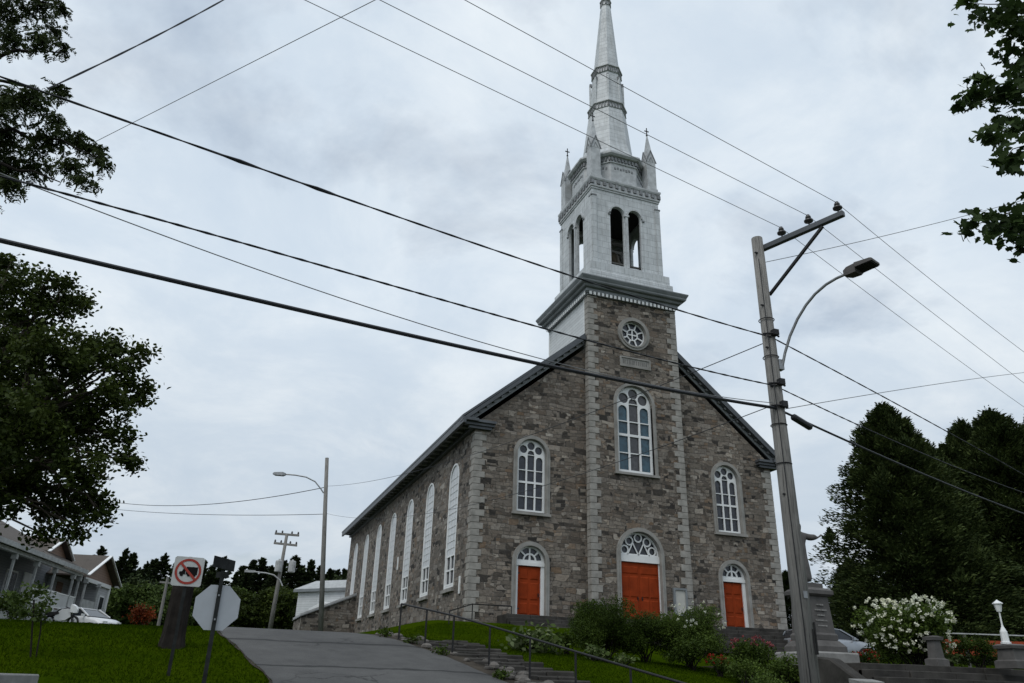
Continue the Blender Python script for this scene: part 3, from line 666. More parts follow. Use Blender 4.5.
# --- windows
def surround(cx, z0, half, apex, wd, y, prot=.08, dep=.25):
    mb = MB(); mb.plate(arch(cx, z0, half+wd, apex+wd, 24)[1:]+[(cx-half-wd, z0)]+[(cx-half, z0)]+arch(cx, z0, half, apex, 24)[1:][::-1], [], prot+dep, wall_map(y-prot+(prot+dep)/2))
    mb.plate(arch(cx, z0, half+.075, apex+.075, 24)[1:]+[(cx-half-.075, z0)]+[(cx-half, z0)]+arch(cx, z0, half, apex, 24)[1:][::-1], [], .03, wall_map(y-prot-.016)); return mb
def lancet_holes(cx, hw, z0, zt, ztr, w, apex):
    """three lights with arched heads, transom and three roundels"""
    H_ = []; lw = (2*hw-4*w)/3; R_ = hw
    zsp = apex-hw
    xs = [cx-hw+w+k*(lw+w) for k in range(3)]
    bars = .5*w
    for k, x in enumerate(xs):
        zmid = (z0+w+ztr-w*.6)/2
        H_.append(rect(x, x+lw, z0+w, zmid-bars/2)); H_.append(rect(x, x+lw, zmid+bars/2, ztr-w*.6))
        top = zt if k != 1 else zt+.30*lw/.36
        zm2 = ztr+w*.6+(zt-ztr)*.42
        H_.append(rect(x, x+lw, ztr+w*.6, zm2-bars/2))
        if k == 1:
            zq = top-lw*.62; H_.append(rect(x, x+lw, zm2+bars/2, zq-bars*.4)); H_.append(arch(x+lw/2, zq+bars*.4, lw/2, top, 8))
        else: H_.append(arch(x+lw/2, zm2+bars/2, lw/2, top, 8))
    rc = lw*.54
    rr_ = R_-w*.75-rc
    for ang in (90, 28, 152):
        H_.append(circ(cx+rr_*math.cos(rad(ang)), zsp+rr_*math.sin(rad(ang)) + (0 if ang == 90 else .06*hw), rc, 16))
    return H_
def window(cx, z0, half, apex, y, ztr, zt, stainmode, w, wd):
    sm_ = surround(cx, z0-.07, half+.06, apex+.06, wd, y)
    so_ = sm_.build('window', m_surr, ch)
    MB().box(cx-half-wd-.1, cx+half+wd+.1, y-.16, y+.18, z0-.2, z0-.075).build('sill', m_surr, so_)
    fr = MB(); fr.plate(arch(cx, z0, half, apex, 24), lancet_holes(cx, half, z0, zt, ztr, w, apex), .07, wall_map(y+.14)); fr.build('frame', m_white, so_)
    fr = MB(); fr.plate(arch(cx, z0, half+.058, apex+.058, 24), [arch(cx, z0+.05, half-.02, apex-.02, 24)], .1, wall_map(y+.20)); fr.build('casing', m_white, so_)
    if not stainmode: g = MB(); g.plate(arch(cx, z0, half, apex, 20), [], .02, wall_map(y+.2)); g.build('pane', m_glass, so_)
    else:
        t3 = half/3; zc = apex-half+.05
        for a_, b_, mt in ((cx-half, cx-t3, m_teal), (cx-t3, cx+t3, m_brglass), (cx+t3, cx+half, m_teal)):
            MB().box(a_+.001, b_-.001, y+.195, y+.215, z0+.02, zc).build('pane', mt, so_)
        g = MB(); g.plate([(cx+half*math.cos(math.pi*i/20), zc+.001+(half-.05)*math.sin(math.pi*i/20)) for i in range(21)], [], .02, wall_map(y+.205)); g.build('pane', m_brglass, so_)
    return so_
for s in (-1, 1): window(s*WX, 9.27, .733, 12.87, 0, 10.72, 12.05, False, .085, .19)
window(BW, 11.75, 1.03, 16.48, -.5, 13.75, 15.4, True, .11, .17)
# rose window
ro = MB(); ro.plate(circ(.05, 19.68, 1.0, 32), [circ(.05, 19.68, .77, 32)], .2, wall_map(-.5)); ro.plate(circ(.05, 19.68, .86, 32), [circ(.05, 19.68, .77, 32)], .06, wall_map(-.62)); ro = ro.build('round_window', m_surr, ch)
rh = []
for k in range(8):
    a0, a1 = k*math.pi/4+.055+O8, (k+1)*math.pi/4-.055+O8
    rh.append([(.05+r_*math.cos(a), 19.68+r_*math.sin(a)) for r_, aa in ((.70, (0, .25, .5, .75, 1)), (.36, (1, .5, 0))) for a in [(a0-(.06 if r_ < .4 else 0)*-1)+(a1-a0-(.12 if r_ < .4 else 0))*q for q in aa]])
rh += [[(0.05+.30*math.cos(a), 19.68+.30*math.sin(a)) for a in [k*math.pi/2+.12+(math.pi/2-.24)*q/4 for q in range(5)]]+[(.05+.05*math.cos(k*math.pi/2+math.pi/4), 19.68+.05*math.sin(k*math.pi/2+math.pi/4))] for k in range(4)]
fr = MB(); fr.plate(circ(.05, 19.68, .765, 32), rh, .06, wall_map(-.36)); fr.build('frame', m_white, ro)
g = MB(); g.plate(circ(.05, 19.68, .74, 24), [], .02, wall_map(-.3)); g.build('pane', m_glass, ro)
# plaque
pq = MB(); pq.plate(rect(-.86, 1.04, 17.62, 18.22), [rect(-.78, .96, 17.70, 18.14)], .12, wall_map(-.52)); pq.box(-.785, .965, -.53, -.49, 17.69, 18.15); pq = pq.build('plaque', m_surr, ch)
en = MB(); xx = -.66
for wch in (.07, .16, .12, .05, .17, .14, .10, .15): en.box(xx, xx+.03, -.537, -.529, 17.8, 18.04); en.box(xx+wch*.7, xx+wch*.7+.03, -.537, -.529, 17.8, 18.04); xx += wch+.075
en.build('inscription', m_granite, pq)
# doors
def fan_side(cx, zb, half, apex):
    hs = []; zc = zb; ri = half*.44
    for k in range(4):
        a0, a1 = math.pi*k/4+.08, math.pi*(k+1)/4-.08
        hs.append([(cx+(half-.07)*math.cos(a), zc+.06+(half-.10)*math.sin(a)) for a in (a0, (a0+a1)/2, a1)]+[(cx+(ri+.05)*math.cos(a), zc+.06+(ri+.05)*math.sin(a)) for a in (a1, (a0+a1)/2, a0)])
    for k in range(2):
        a0, a1 = math.pi*k/2+.12, math.pi*(k+1)/2-.12
        hs.append([(cx+ri*.9*math.cos(a0+(a1-a0)*q/4), zc+.06+ri*.9*math.sin(a0+(a1-a0)*q/4)) for q in range(5)]+[(cx+(.05 if k == 0 else -.05), zc+.10)])
    return hs
def leaf(mb, x0, x1, z0, z1, y, panels):
    mb.box(x0, x1, y, y+.06, z0, z1)
    for (a, b, c, d) in panels:
        X0, X1, Z0, Z1 = x0+(x1-x0)*a, x0+(x1-x0)*b, z0+(z1-z0)*c, z0+(z1-z0)*d
        mb.rings([[(X0, y-.001, Z0), (X1, y-.001, Z0), (X1, y-.001, Z1), (X0, y-.001, Z1)], [(X0+.05, y-.028, Z0+.05), (X1-.05, y-.028, Z0+.05), (X1-.05, y-.028, Z1-.05), (X0+.05, y-.028, Z1-.05)]])
    return mb
PAN = [(.08, .46, .04, .27), (.54, .92, .04, .27), (.08, .46, .33, .68), (.54, .92, .33, .68), (.08, .46, .74, .96), (.54, .92, .74, .96)]
def hinges(parent, x, y, zs):
    for z in zs: mb = MB(); mb.box(x-.10, x+.10, y-.012, y+.002, z-.025, z+.025); mb.build('hinge', m_iron, parent)
def knob(parent, x, y, z): mb = MB(); mb.ball((x, y-.05, z), .035, 8, 6); mb.box(x-.02, x+.02, y-.04, y+.005, z-.1, z+.08); return mb.build('handle', m_iron, parent)
for s in (-1, 1):
    cx = s*5.742
    d = leaf(MB(), cx-.583, cx+.583, 4.41, 6.66, .2, PAN).build('door', m_red, ch)
    knob(d, cx+.48, .2, 5.4); hinges(d, cx-.47, .2, (4.75, 6.35))
    surround(cx, 4.35, .76, 7.62, .20, 0).build('surround', m_surr, d)
    fr = MB(); fr.box(cx-.76, cx-.59, .12, .30, 4.36, 6.7); fr.box(cx+.59, cx+.76, .12, .30, 4.36, 6.7); fr.box(cx-.759, cx+.759, .08, .32, 6.7, 6.86)
    fr.plate([(cx+.755*math.cos(math.pi*i/24), 6.862+.755*math.sin(math.pi*i/24)) for i in range(25)], fan_side(cx, 6.88, .70, 7.6), .07, wall_map(.16)); fr.build('frame', m_white, d)
    g = MB(); g.plate([(cx+.75*math.cos(math.pi*i/16), 6.865+.74*math.sin(math.pi*i/16)) for i in range(17)], [], .02, wall_map(.22)); g.build('fanlight', m_glass, d)
cx = -.06

dm = MB()
for a, b in ((cx-1.10, cx-.006), (cx+.006, cx+1.10)):
    leaf(dm, a, b, 4.45, 7.2, -.3, [(.06, .94, .80, .93), (.06, .48, .40, .76), (.52, .94, .40, .76), (.06, .48, .05, .36), (.52, .94, .05, .36)])
d = dm.build('double_door', m_red, ch)
knob(d, cx+.12, -.3, 5.5); knob(d, cx-.12, -.3, 5.5)
surround(cx, 4.4, 1.14, 8.7, .20, -.5, .09).build('surround', m_surr, d)
fr = MB(); fr.box(cx-1.14, cx-1.105, -.36, -.18, 4.42, 7.22); fr.box(cx+1.105, cx+1.14, -.36, -.18, 4.42, 7.22); fr.box(cx-1.139, cx+1.139, -.40, -.16, 7.22, 7.55)
fm_ = wall_map(-.31)
def semi(r_, n_=28, z_=7.552): return [(cx+r_*math.cos(math.pi*i/n_), z_+r_*math.sin(math.pi*i/n_)) for i in range(n_+1)]
fr.plate(semi(1.138)+semi(1.06)[::-1], [], .07, fm_)
for ang in (13, 51, 90, 129, 167): fr.plate(circ(cx+.80*math.cos(rad(ang)), 7.60+.80*math.sin(rad(ang))+.02, .235, 18), [circ(cx+.80*math.cos(rad(ang)), 7.60+.80*math.sin(rad(ang))+.02, .165, 18)], .06, fm_)
for u0, u1 in ((-.62, -.31), (-.31, 0), (.31, 0), (.62, .31)):
    z0_, z1_ = (7.56, 8.16) if abs(u0) > abs(u1) and abs(u0) > .5 else (8.16, 7.56)
    fr.bar((cx+u0, -.31, z0_), (cx+u1, -.31, z1_), .055, .05, (0, 1, 0))
fr.plate(rect(cx-1.08, cx+1.08, 7.553, 7.62), [], .05, fm_)
fr.build('frame', m_white, d)
g = MB(); g.plate([(cx+1.13*math.cos(math.pi*i/20), 7.555+1.12*math.sin(math.pi*i/20)) for i in range(21)], [], .02, wall_map(-.24)); g.build('fanlight', m_glass, d)
# side windows (boarded with white storm panels)
m_storm = M('milky_storm_panel', (.55, .57, .59), .35, 0, .08, 1.2, .05)
for sx in (-1, 1):
    for y in SY:
        X = sx*8.8
        mpx = lambda u, v, w, X=X, sx=sx: (X-sx*w, u, v)
        fm = MB(); hl = []
        zs = 5.78; nrow = 13; hh = .80
        fm.plate(arch(y, zs, .858, 12.09), [arch(y, zs+.09, .76, 11.99)], .12, lambda u, v, w, m_=mpx: m_(u, v, w+.05))
        win = fm.build('window', m_white, ch)
        sl = MB(); sl.box(min(X-sx*.12, X+sx*.14), max(X-sx*.12, X+sx*.14), y-1.0, y+1.0, 5.56, 5.718); sl.build('sill', m_surr, win)
        pn = MB(); pn.plate(arch(y, 7.35, .758, 11.988), [], .03, lambda u, v, w, m_=mpx: m_(u, v, w+.06)); pn.build('pane', m_storm, win)
        lg = MB(); lg.plate(rect(y-.758, y+.758, zs+.09, 7.345), [], .02, lambda u, v, w, m_=mpx: m_(u, v, w+.12)); lg.build('pane', m_glass, win)
        mu = MB()
        for k in range(1, 12): mu.plate(rect(y-.755, y+.755, 7.35+k*.36-.012, 7.35+k*.36+.012), [], .02, lambda u, v, w, m_=mpx: m_(u, v, w+.03))
        for u_ in (-.25, .25): mu.plate(rect(y+u_-.012, y+u_+.012, 7.36, 11.7), [], .016, lambda u, v, w, m_=mpx: m_(u, v, w+.034))
        for u_ in (-.7, -.02, .66): mu.plate(rect(y+u_-.03, y+u_+.07, 5.87, 7.34), [], .07, lambda u, v, w, m_=mpx: m_(u, v, w+.06))
        for zq in (5.9, 6.6, 7.3): mu.plate(rect(y-.75, y+.75, zq, zq+.08), [], .07, lambda u, v, w, m_=mpx: m_(u, v, w+.058))
        mu.build('muntin', m_white, win)
# small vents / marks on the side wall, downpipe at the right corner
vb = MB(); vb.box(-8.85, -8.795, 1.25, 1.42, 5.35, 6.15); vb.box(-8.85, -8.795, 15.3, 15.5, 8.0, 8.8); vb.each('wall_plate', m_white, ch)
# plinth course at the foot of the walls
pc = MB()
pc.box(-8.86, -6.8, -.09, -.002, 2.0, 4.12); pc.box(-4.7, -2.85, -.09, -.002, 2.0, 4.12); pc.box(2.95, 4.7, -.09, -.002, 2.0, 4.12); pc.box(6.8, 8.86, -.09, -.002, 2.0, 4.12)
pc.each('plinth', m_stone_side, ch)
# lean-to annex by the rear windows
ax = empty('stone_annex', (-11, 30.5, 4.5), 'low stone lean-to with sloping coping against the rear of the church side wall', 'building')
am = MB(); am.prism([(-8.8, 30, 3), (-12.9, 30, 3), (-12.9, 30, 5.87), (-8.8, 30, 7.62)], (0, 5.5, 0)); am.build('wall', m_stone_side, ax)
am = MB(); am.prism([(-8.8, 29.9, 7.64), (-12.98, 29.9, 5.86), (-12.98, 29.9, 6.04), (-8.8, 29.9, 7.84)], (0, 5.7, 0)); am.build('roof', m_trimlight, ax)
am = MB(); am.prism([(-8.8, 29.86, 7.60), (-13.02, 29.86, 5.80), (-13.02, 29.86, 5.88), (-8.8, 29.86, 7.69)], (0, 5.78, 0)); am.build('fascia', m_tindark, ax)

# notice board by the main door
m_signwhite0 = M('yellowed_paper', (.46, .455, .42), .8, 0, .1, 4, .02)
nbp = empty('notice_board', (2.05, -.56, 5.1), 'framed notice board with a pale sheet on the wall beside the main door', 'notice board')
mb = MB(); mb.plate(rect(1.66, 2.44, 4.8, 6.1), [rect(1.76, 2.34, 4.9, 6.0)], .12, wall_map(-.60)); mb.build('frame', m_trim, nbp)
mb = MB(); mb.box(1.75, 2.35, -.60, -.56, 4.89, 6.01); mb.build('sheet', m_signwhite0, nbp)
# landings in front of the doors
def steps(name, x0, x1, ztop, ylead, n, rise, run, mat, label, back=-.1, cat='steps', rag=.03):
    e = empty(name, ((x0+x1)/2, back, ztop-n*rise), label, cat)
    for k in range(n):
        mb = MB(); z = ztop-k*rise
        yy = ylead-k*run
        # one tread in uneven blocks
        x = x0-.0*k; 
        while x < x1-.05:
            w_ = min(random.uniform(.9, 1.7), x1-x)
            o = random.uniform(-rag, rag); oz = random.uniform(-rag, 0)*.4
            mb.box(x+.006, x+w_-.006, yy+o, (back if k == 0 else ylead-(k-1)*run+.12), z-rise-.35, z+oz); x += w_
        mb.build('tread', mat, e, bevel=.015)
    return e
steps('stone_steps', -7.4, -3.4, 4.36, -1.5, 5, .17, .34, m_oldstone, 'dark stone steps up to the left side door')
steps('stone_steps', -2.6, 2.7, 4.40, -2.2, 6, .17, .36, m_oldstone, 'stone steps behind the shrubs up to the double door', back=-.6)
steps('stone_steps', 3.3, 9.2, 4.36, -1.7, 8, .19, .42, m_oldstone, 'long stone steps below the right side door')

# ================================================================== railings
def railing(name, pts, hgt, label, r=.024, lowrail=False):
    e = empty(name, pts[0], label, 'handrail')
    tops = []
    for (x, y, z) in pts:
        mb = MB(); mb.tube([(x, y, z-.15), (x, y, z+hgt)], r, 8); mb.tube([(x, y, z-.02), (x, y, z+.03)], r*2.2, 8); mb.build('post', m_iron, e); tops.append(Vector((x, y, z+hgt)))
    mb = MB(); mb.tube([tops[0]+(tops[0]-tops[1])*.0]+tops[1:], r, 8)
    mb.build('rail', m_iron, e)
    return e
RP = [(-14.83, -13.25), (-14.43, -14.55), (-13.98, -15.55), (-13.50, -16.95), (-13.02, -18.30), (-12.55, -19.65), (-12.05, -21.05), (-11.6, -22.3)]
railing('handrail', [(x, y, h(x, y)+.0) for x, y in RP], .93, 'long black pipe handrail descending beside the road and stone stairs')
q0 = onplane(472.6, 604, (0, -1.5, 0), Vector((0, 1, 0))); q1 = onplane(512, 606.5, (0, -1.2, 0), Vector((0, 1, 0))); q2 = onplane(449.5, 611, (0, -3.2, 0), Vector((0, 1, 0)))
railing('handrail', [(q2.x, q2.y, q2.z-.93), (q0.x, q0.y, q0.z-.93), (q1.x-.02, q1.y, q1.z-.93)], .93, 'short black handrail at the church corner by the left door steps')

# stairs beside the road, under the long handrail
sw_ = empty('garden_stairs', (-13.4, -17, h(-13.4, -17)), 'rough dark stone stairs under the long black handrail by the road', 'stairs')
for k in range(21):
    t = k/20; x = -14.45+t*3.0; y = -13.2-t*9.0
    z = h(x+.3, y); mb = MB()
    xx = x-.25
    for j in range(3):
        w_ = random.uniform(.42, .72); o = random.uniform(-.06, .06)
        mb.box(xx, xx+w_-.02, y-.24+o, y+.24+o, z-.3, z+.07+random.uniform(-.02, .035)); xx += w_
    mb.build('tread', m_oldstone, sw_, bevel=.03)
rkm = MB()
for k in range(46):     # loose field stones of the verge
    y = random.uniform(-21, -11.5); a = rr(y)+.15; x = random.uniform(a, a+1.0)
    s_ = random.uniform(.05, .17)
    rkm.ball((x, y, h(x, y)+.02+s_*.2), s_, 7, 5, (random.uniform(.8, 1.5), random.uniform(.8, 1.4), random.uniform(.45, .75)))
tag(rkm.build('verge_stones', m_rock), kind='stuff')

# ================================================================== terrace, monument and things by the pole
te = MB(); te.box(-3.4, 11, -17.4, -9.5, 0, 2.28); tag(te.build('terrace', m_dirt), kind='structure')
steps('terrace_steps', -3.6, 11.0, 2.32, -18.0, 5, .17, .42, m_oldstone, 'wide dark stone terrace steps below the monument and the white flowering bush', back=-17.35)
wc = MB(); wc.prism([(-4.15, -16.9, .6), (-4.15, -16.9, 2.46), (-4.15, -17.5, 2.40), (-4.15, -19.2, 1.45), (-4.15, -20.3, 1.2), (-4.15, -20.3, .6)], (.38, 0, 0))
tag(wc.build('cheek_wall', m_oldstone, bevel=.04, loc=(-4, -18, 1)), 'sloping grey stone cheek wall at the left end of the terrace steps', 'low wall')
ws = MB(); q = at(866, 680, 19.5); ws.obox((q.x, q.y, q.z-.05), (.27, -.09, 0), (.09, .27, .03), (0, 0, .045))
tag(ws.build('pale_slab', m_palestone, loc=(q.x, q.y, q.z-.1)), 'small pale flat slab lying on the terrace steps', 'slab')
mx, my = -.05, -12.25
mon = empty('stone_monument', (mx, my, 2.28), 'dark granite monument pedestal with an engraved panel behind the wooden pole', 'monument')
MB().box(mx-.98, mx+.98, my-.98, my+.98, 2.28, 2.80).build('base', m_palestone, mon, bevel=.05)
mb = MB(); sqring(mb, mx, my, .62, .62, [(.10, 2.802), (.10, 2.98), (.05, 3.04), (-.05, 3.16), (-.12, 3.2)]); mb.build('step', m_granite, mon)
mb = MB(); sqring(mb, mx, my, .475, .475, [(.07, 3.19), (.08, 3.35), (.02, 3.42), (-.05, 4.62)]); mb.build('shaft', m_granite, mon)
mb = MB(); sqring(mb, mx, my, .45, .45, [(-.02, 4.60), (.05, 4.62), (.13, 4.68), (.13, 4.80), (.04, 4.87), (-.10, 4.91), (-.10, 5.06)]); mb.build('cap', m_granite, mon)
mb = MB()
for k, row in enumerate((.13, .22, .15, .25, .18)):
    u = -row
    while u < row: w_ = random.uniform(.03, .07); mb.box(mx+u, mx+u+w_, my-.50, my-.40, 4.3-k*.17, 4.345-k*.17); u += w_+.025
mb.build('inscription', m_palestone, mon)
# statue on the pedestal: one continuous figure, robe to the ground, right arm held out
def figure(name, c, mat, label):
    c = Vector(c); V = []; E_ = []; R_ = []
    def chain(pts, start=None):
        prev = start
        for (p, r_) in pts:
            V.append(Vector(p)+c); R_.append(r_); i = len(V)-1
            if prev is not None: E_.append((prev, i))
            prev = i
        return prev
    chain([((0, 0, .95), (.20, .16))])
    t = chain([((0, 0, 1.2), (.19, .14)), ((0, 0, 1.42), (.20, .13)), ((0, .01, 1.56), (.075, .075)), ((0, -.01, 1.66), (.09, .10)), ((0, -.01, 1.76), (.10, .115)), ((0, 0, 1.84), (.06, .07))], 0)
    chain([((0, 0, .6), (.24, .2)), ((0, 0, .25), (.27, .22)), ((0, 0, .02), (.30, .25))], 0)
    for s in (-1, 1):
        e = chain([((s*.22, 0, 1.46), (.10, .10)), ((s*.38, -.05, 1.40), (.13, .11)), ((s*.52, -.14, 1.42), (.10, .10)), ((s*.58, -.18, 1.40), (.03, .03)), ((s*.64, -.21, 1.44), (.035, .022))], 2)
        for k in range(5):
            a = (k-2)*.28
            chain([((s*(.69), -.22+.05*math.sin(a), 1.47+.03*math.sin(a*1.3)), (.012, .012)), ((s*(.74 if k else .70), -.24+.09*math.sin(a), 1.49+.05*math.sin(a)), (.009, .009))], e)
    me = bpy.data.meshes.new(name); me.from_pydata([tuple(v-c) for v in V], E_, [])
    o = bpy.data.objects.new(name, me); COL.objects.link(o); o.location = c
    md = o.modifiers.new('skin', 'SKIN'); md.use_smooth_shade = True
    sl = me.skin_vertices[0].data
    for i, r_ in enumerate(R_): sl[i].radius = r_; sl[i].use_root = (i == 0)
    o.modifiers.new('sub', 'SUBSURF').levels = 2
    o.modifiers['sub'].render_levels = 2
    o.scale = (1.12, 1.12, 1.16)
    me.materials.append(mat)
    dg = bpy.context.evaluated_depsgraph_get(); m2 = bpy.data.meshes.new_from_object(o.evaluated_get(dg))
    o.modifiers.clear(); o.data = m2; m2.materials.clear(); m2.materials.append(mat)
    return tag(o, label, 'statue')
figure('robed_statue', (mx-.12, my, 5.06), m_granite, 'grey robed statue with outstretched arms standing on the granite pedestal')

# pillars and lamp on the terrace edge
def pillar(x, y, w, hgt, label):
    e = empty('stone_pillar', (x, y, 2.3), label, 'pillar')
    mb = MB(); sqring(mb, x, y, w, w, [(.07, 2.3), (.07, 2.48), (0, 2.52), (-.03, 2.3+hgt-.12)]); mb.build('shaft', m_granite, e)
    mb = MB(); sqring(mb, x, y, w, w, [(.03, 2.3+hgt-.12), (.05, 2.3+hgt-.04), (-.05, 2.3+hgt)]); mb.build('cap', m_granite, e); return e
pa = at(938, 667, 22.9); pillar(pa.x, pa.y, .145, .80, 'short grey stone pillar under the right side of the white flowering bush')
pb_ = at(1016, 672, 22.6); pillar(pb_.x, pb_.y, .26, .62, 'grey stone pillar carrying the small white lamp post')
lp = empty('lamp_post', (pb_.x-.14, pb_.y, 2.92), 'small white lamp post with globe on the stone pillar at right', 'lamp post')
lx, ly = pb_.x-.14, pb_.y
mb = MB(); mb.lathe((lx, ly, 2.92), [(.13, 0), (.13, .05), (.10, .06), (.09, .32), (.07, .36), (.035, .44), (.022, .50), (.02, .84)], 8); mb.build('post', m_white, lp)
mb = MB(); mb.lathe((lx, ly, 3.80), [(.03, -.05), (.06, -.04), (.07, 0), (.105, .16), (.135, .165), (.135, .185), (.04, .25), (.012, .28)], 6); mb.build('lantern', m_white, lp)

# ================================================================== cars
def car(name, mat, label, loc, rz, wagon=True):
    e = empty(name, (0, 0, 0), label, 'car')
    # half profile along x (front = +x), sections as rings (y half width, z)
    def sec(x, zb, zt, w, inset=.06): return [(x, -w+inset*.5, zb), (x, -w, zb+.18), (x, -w, zt-.16), (x, -w+inset, zt), (x, w-inset, zt), (x, w, zt-.16), (x, w, zb+.18), (x, w-inset*.5, zb)]
    B = [(-2.15, .42, .80, .72), (-2.1, .30, .98, .80), (-1.6, .24, 1.0, .86), (0, .22, .98, .87), (.95, .22, .96, .86), (1.6, .26, .86, .83), (2.0, .30, .74, .76), (2.15, .38, .62, .64)]
    mb = MB(); mb.rings([sec(*b) for b in B]); body = mb.build('body', mat, e, smooth=True)
    T = [(-2.0, 1.0, .0), (-1.75, 1.35, .09), (-1.2, 1.46, .13), (-.2, 1.47, .13), (.35, 1.40, .12), (1.15, .98, .02)] if wagon else [(-1.75, 1.0, .0), (-1.1, 1.36, .12), (-.7, 1.43, .14), (-.1, 1.43, .14), (.35, 1.36, .13), (1.15, .97, .02)]
    def gs(x, z, i): w = .80-i*1.0; return [(x, -.80, .93), (x, -w, z), (x, w, z), (x, .80, .93)]
    mb = MB(); mb.rings([gs(*t) for t in T]); mb.build('windows', m_carglass, e, smooth=False)
    mb = MB()
    for a, b in zip(T[1:-2], T[2:-1]):
        wa, wb = .80-a[2]*1.0, .80-b[2]*1.0
        mb.prism([(a[0], -wa-.01, a[1]-.015), (a[0], wa+.01, a[1]-.015), (a[0], wa-.05, a[1]+.035), (a[0], -wa+.05, a[1]+.035)], (b[0]-a[0], 0, b[1]-a[1]))
    for s in (-1, 1):
        mb.bar((1.12, s*.80, .97), (.33, s*.70, 1.41), .07, .06); mb.bar((-.25, s*.69, 1.44), (-.25, s*.815, .95), .08, .03); mb.bar((T[1][0], s*.73, T[1][1]), (T[0][0]+.02, s*.81, .97), .10, .04)
    mb.build('roof', mat, e)
    for x in (-1.35, 1.35):
        for s in (-1, 1):
            mb = MB(); R0 = lambda r_: [(x+r_*math.cos(t*math.pi/9), 0, .32+r_*math.sin(t*math.pi/9)) for t in range(18)]
            mb.rings([[(p[0], s*.66, p[2]) for p in R0(.30)], [(p[0], s*.68, p[2]) for p in R0(.32)], [(p[0], s*.87, p[2]) for p in R0(.32)], [(p[0], s*.885, p[2]) for p in R0(.29)]])
            w_ = mb.build('wheel', m_tyre, e); mb = MB(); mb.rings([[(p[0], s*.884, p[2]) for p in R0(.2)], [(p[0], s*.895, p[2]) for p in R0(.18)]]); mb.build('rim', m_galv, w_)
    for s in (-1, 1):
        mb = MB(); mb.obox((2.06, s*.52, .66), (.06, 0, 0), (0, .15, 0), (0, 0, .06)); mb.build('headlight', m_white, e)
        mb = MB(); mb.obox((-2.12, s*.6, .80), (.03, 0, 0), (0, .1, 0), (0, 0, .09)); mb.build('tail_light', m_redfence, e)
        mb = MB(); mb.obox((.85, s*.93, 1.02), (.05, 0, 0), (0, .09, 0), (0, 0, .06)); mb.build('mirror', mat, e)
    e.location = loc; e.rotation_euler = (0, 0, rz)
    return e
p = at(842, 640, 40); car('parked_car', m_carpaint, 'silver car with sloping windscreen parked behind the monument', (p.x-.9, p.y, at(848, 629.5, 40).z-1.5), rad(-12))
p = at(84, 616, 47); zz_ = at(80, 608, 47).z-1.45; car('parked_car', m_carwhite, 'white car in front of the grey porch house, half hidden by the lawn', (p.x, p.y, zz_), rad(-38), False)

# motorbike by the porch
mbk = empty('motorbike', (0, 0, 0), 'white motorbike parked on the lawn crest in front of the porch', 'motorbike')
for x in (-.7, .7):
    mb = MB(); pts = [(x+.3*math.cos(t*math.pi/10), 0, .32+.3*math.sin(t*math.pi/10)) for t in range(21)]; mb.tube(pts, .055, 6); w_ = mb.build('wheel', m_tyre, mbk)
    mb = MB(); mb.lathe((x, 0, .32), [(.05, -.05), (.05, .05)], 8); [mb.bar((x, 0, .32), (x+.27*math.cos(a), 0, .32+.27*math.sin(a)), .02, .02) for a in (0, 1.05, 2.1, 3.14, 4.19, 5.24)]; mb.build('rim', m_galv, w_)
mb = MB(); mb.rings([[(x, -w_, a), (x, w_, a), (x, w_*.8, b), (x, -w_*.8, b)] for x, w_, a, b in ((-.35, .12, .45, .75), (0, .17, .4, .98), (.3, .14, .42, 1.02), (.55, .08, .6, .98))]); mb.build('body', m_carwhite, mbk)
mb = MB(); mb.rings([[(x, -w_, a), (x, w_, a), (x, w_*.8, b), (x, -w_*.8, b)] for x, w_, a, b in ((-1.0, .1, .68, .78), (-.6, .15, .62, .84), (-.1, .14, .74, .86))]); mb.build('seat', m_tyre, mbk)
mb = MB(); mb.rings([[(x, -w_, a), (x, w_, a), (x, w_*.8, b), (x, -w_*.8, b)] for x, w_, a, b in ((.5, .18, .85, 1.25), (.72, .14, .8, 1.15), (.85, .06, .82, .98))]); mb.build('fairing', m_carwhite, mbk)
mb = MB(); mb.rings([[(x, -w_, a), (x, w_, a), (x, w_, b), (x, -w_, b)] for x, w_, a, b in ((-1.15, .2, .8, 1.1), (-.75, .2, .8, 1.12))]); mb.build('top_box', m_carwhite, mbk)
mb = MB(); mb.tube([(.7, .06, .32), (.45, .06, 1.0)], .03, 6); mb.tube([(.7, -.06, .32), (.45, -.06, 1.0)], .03, 6); mb.tube([(.35, -.34, 1.08), (.45, 0, 1.03), (.35, .34, 1.08)], .018, 6); mb.build('fork', m_iron, mbk)
p = at(62, 616, 44); mbk.location = (p.x, p.y, at(64, 604, 44).z-1.25); mbk.rotation_euler = (0, 0, rad(-28))

# ================================================================== utility poles and wires
def polemesh(mb, base, top, r0, r1): mb.tube([base, tuple(Vector(base)*.5+Vector(top)*.5), top], [r0, (r0+r1)/2, r1], 16); return mb
NB = Vector((-11.53, -25.41, 0)); NB.z = h(NB.x, NB.y)-.1
NT = Vector((-11.55, -25.41, 9.10))
up_ = empty('utility_pole', NB, 'tall weathered wooden utility pole with crossarm and street lamp in the right foreground', 'utility pole')
pm = polemesh(MB(), NB, NT, .148, .098); pole = pm.build('pole', m_wood, up_, smooth=True)
bolt = MB()
for z in (8.75, 7.7, 6.9, 6.2, 5.85, 4.4): bolt.obox((NT.x-.09, NT.y-.06, z), (.04, 0, 0), (0, .012, 0), (0, 0, .012))
bolt.each('bolt', m_iron, pole)
ck = MB(); ck.obox((NB.x+.085, NB.y-.125, 2.3), (.012, 0, 0), (0, .01, 0), (0, 0, .22)); ck.obox((NB.x+.04, NB.y-.14, 2.25), (.008, 0, 0), (0, .01, 0), (0, 0, .17)); ck.build('crack', m_dark, pole)
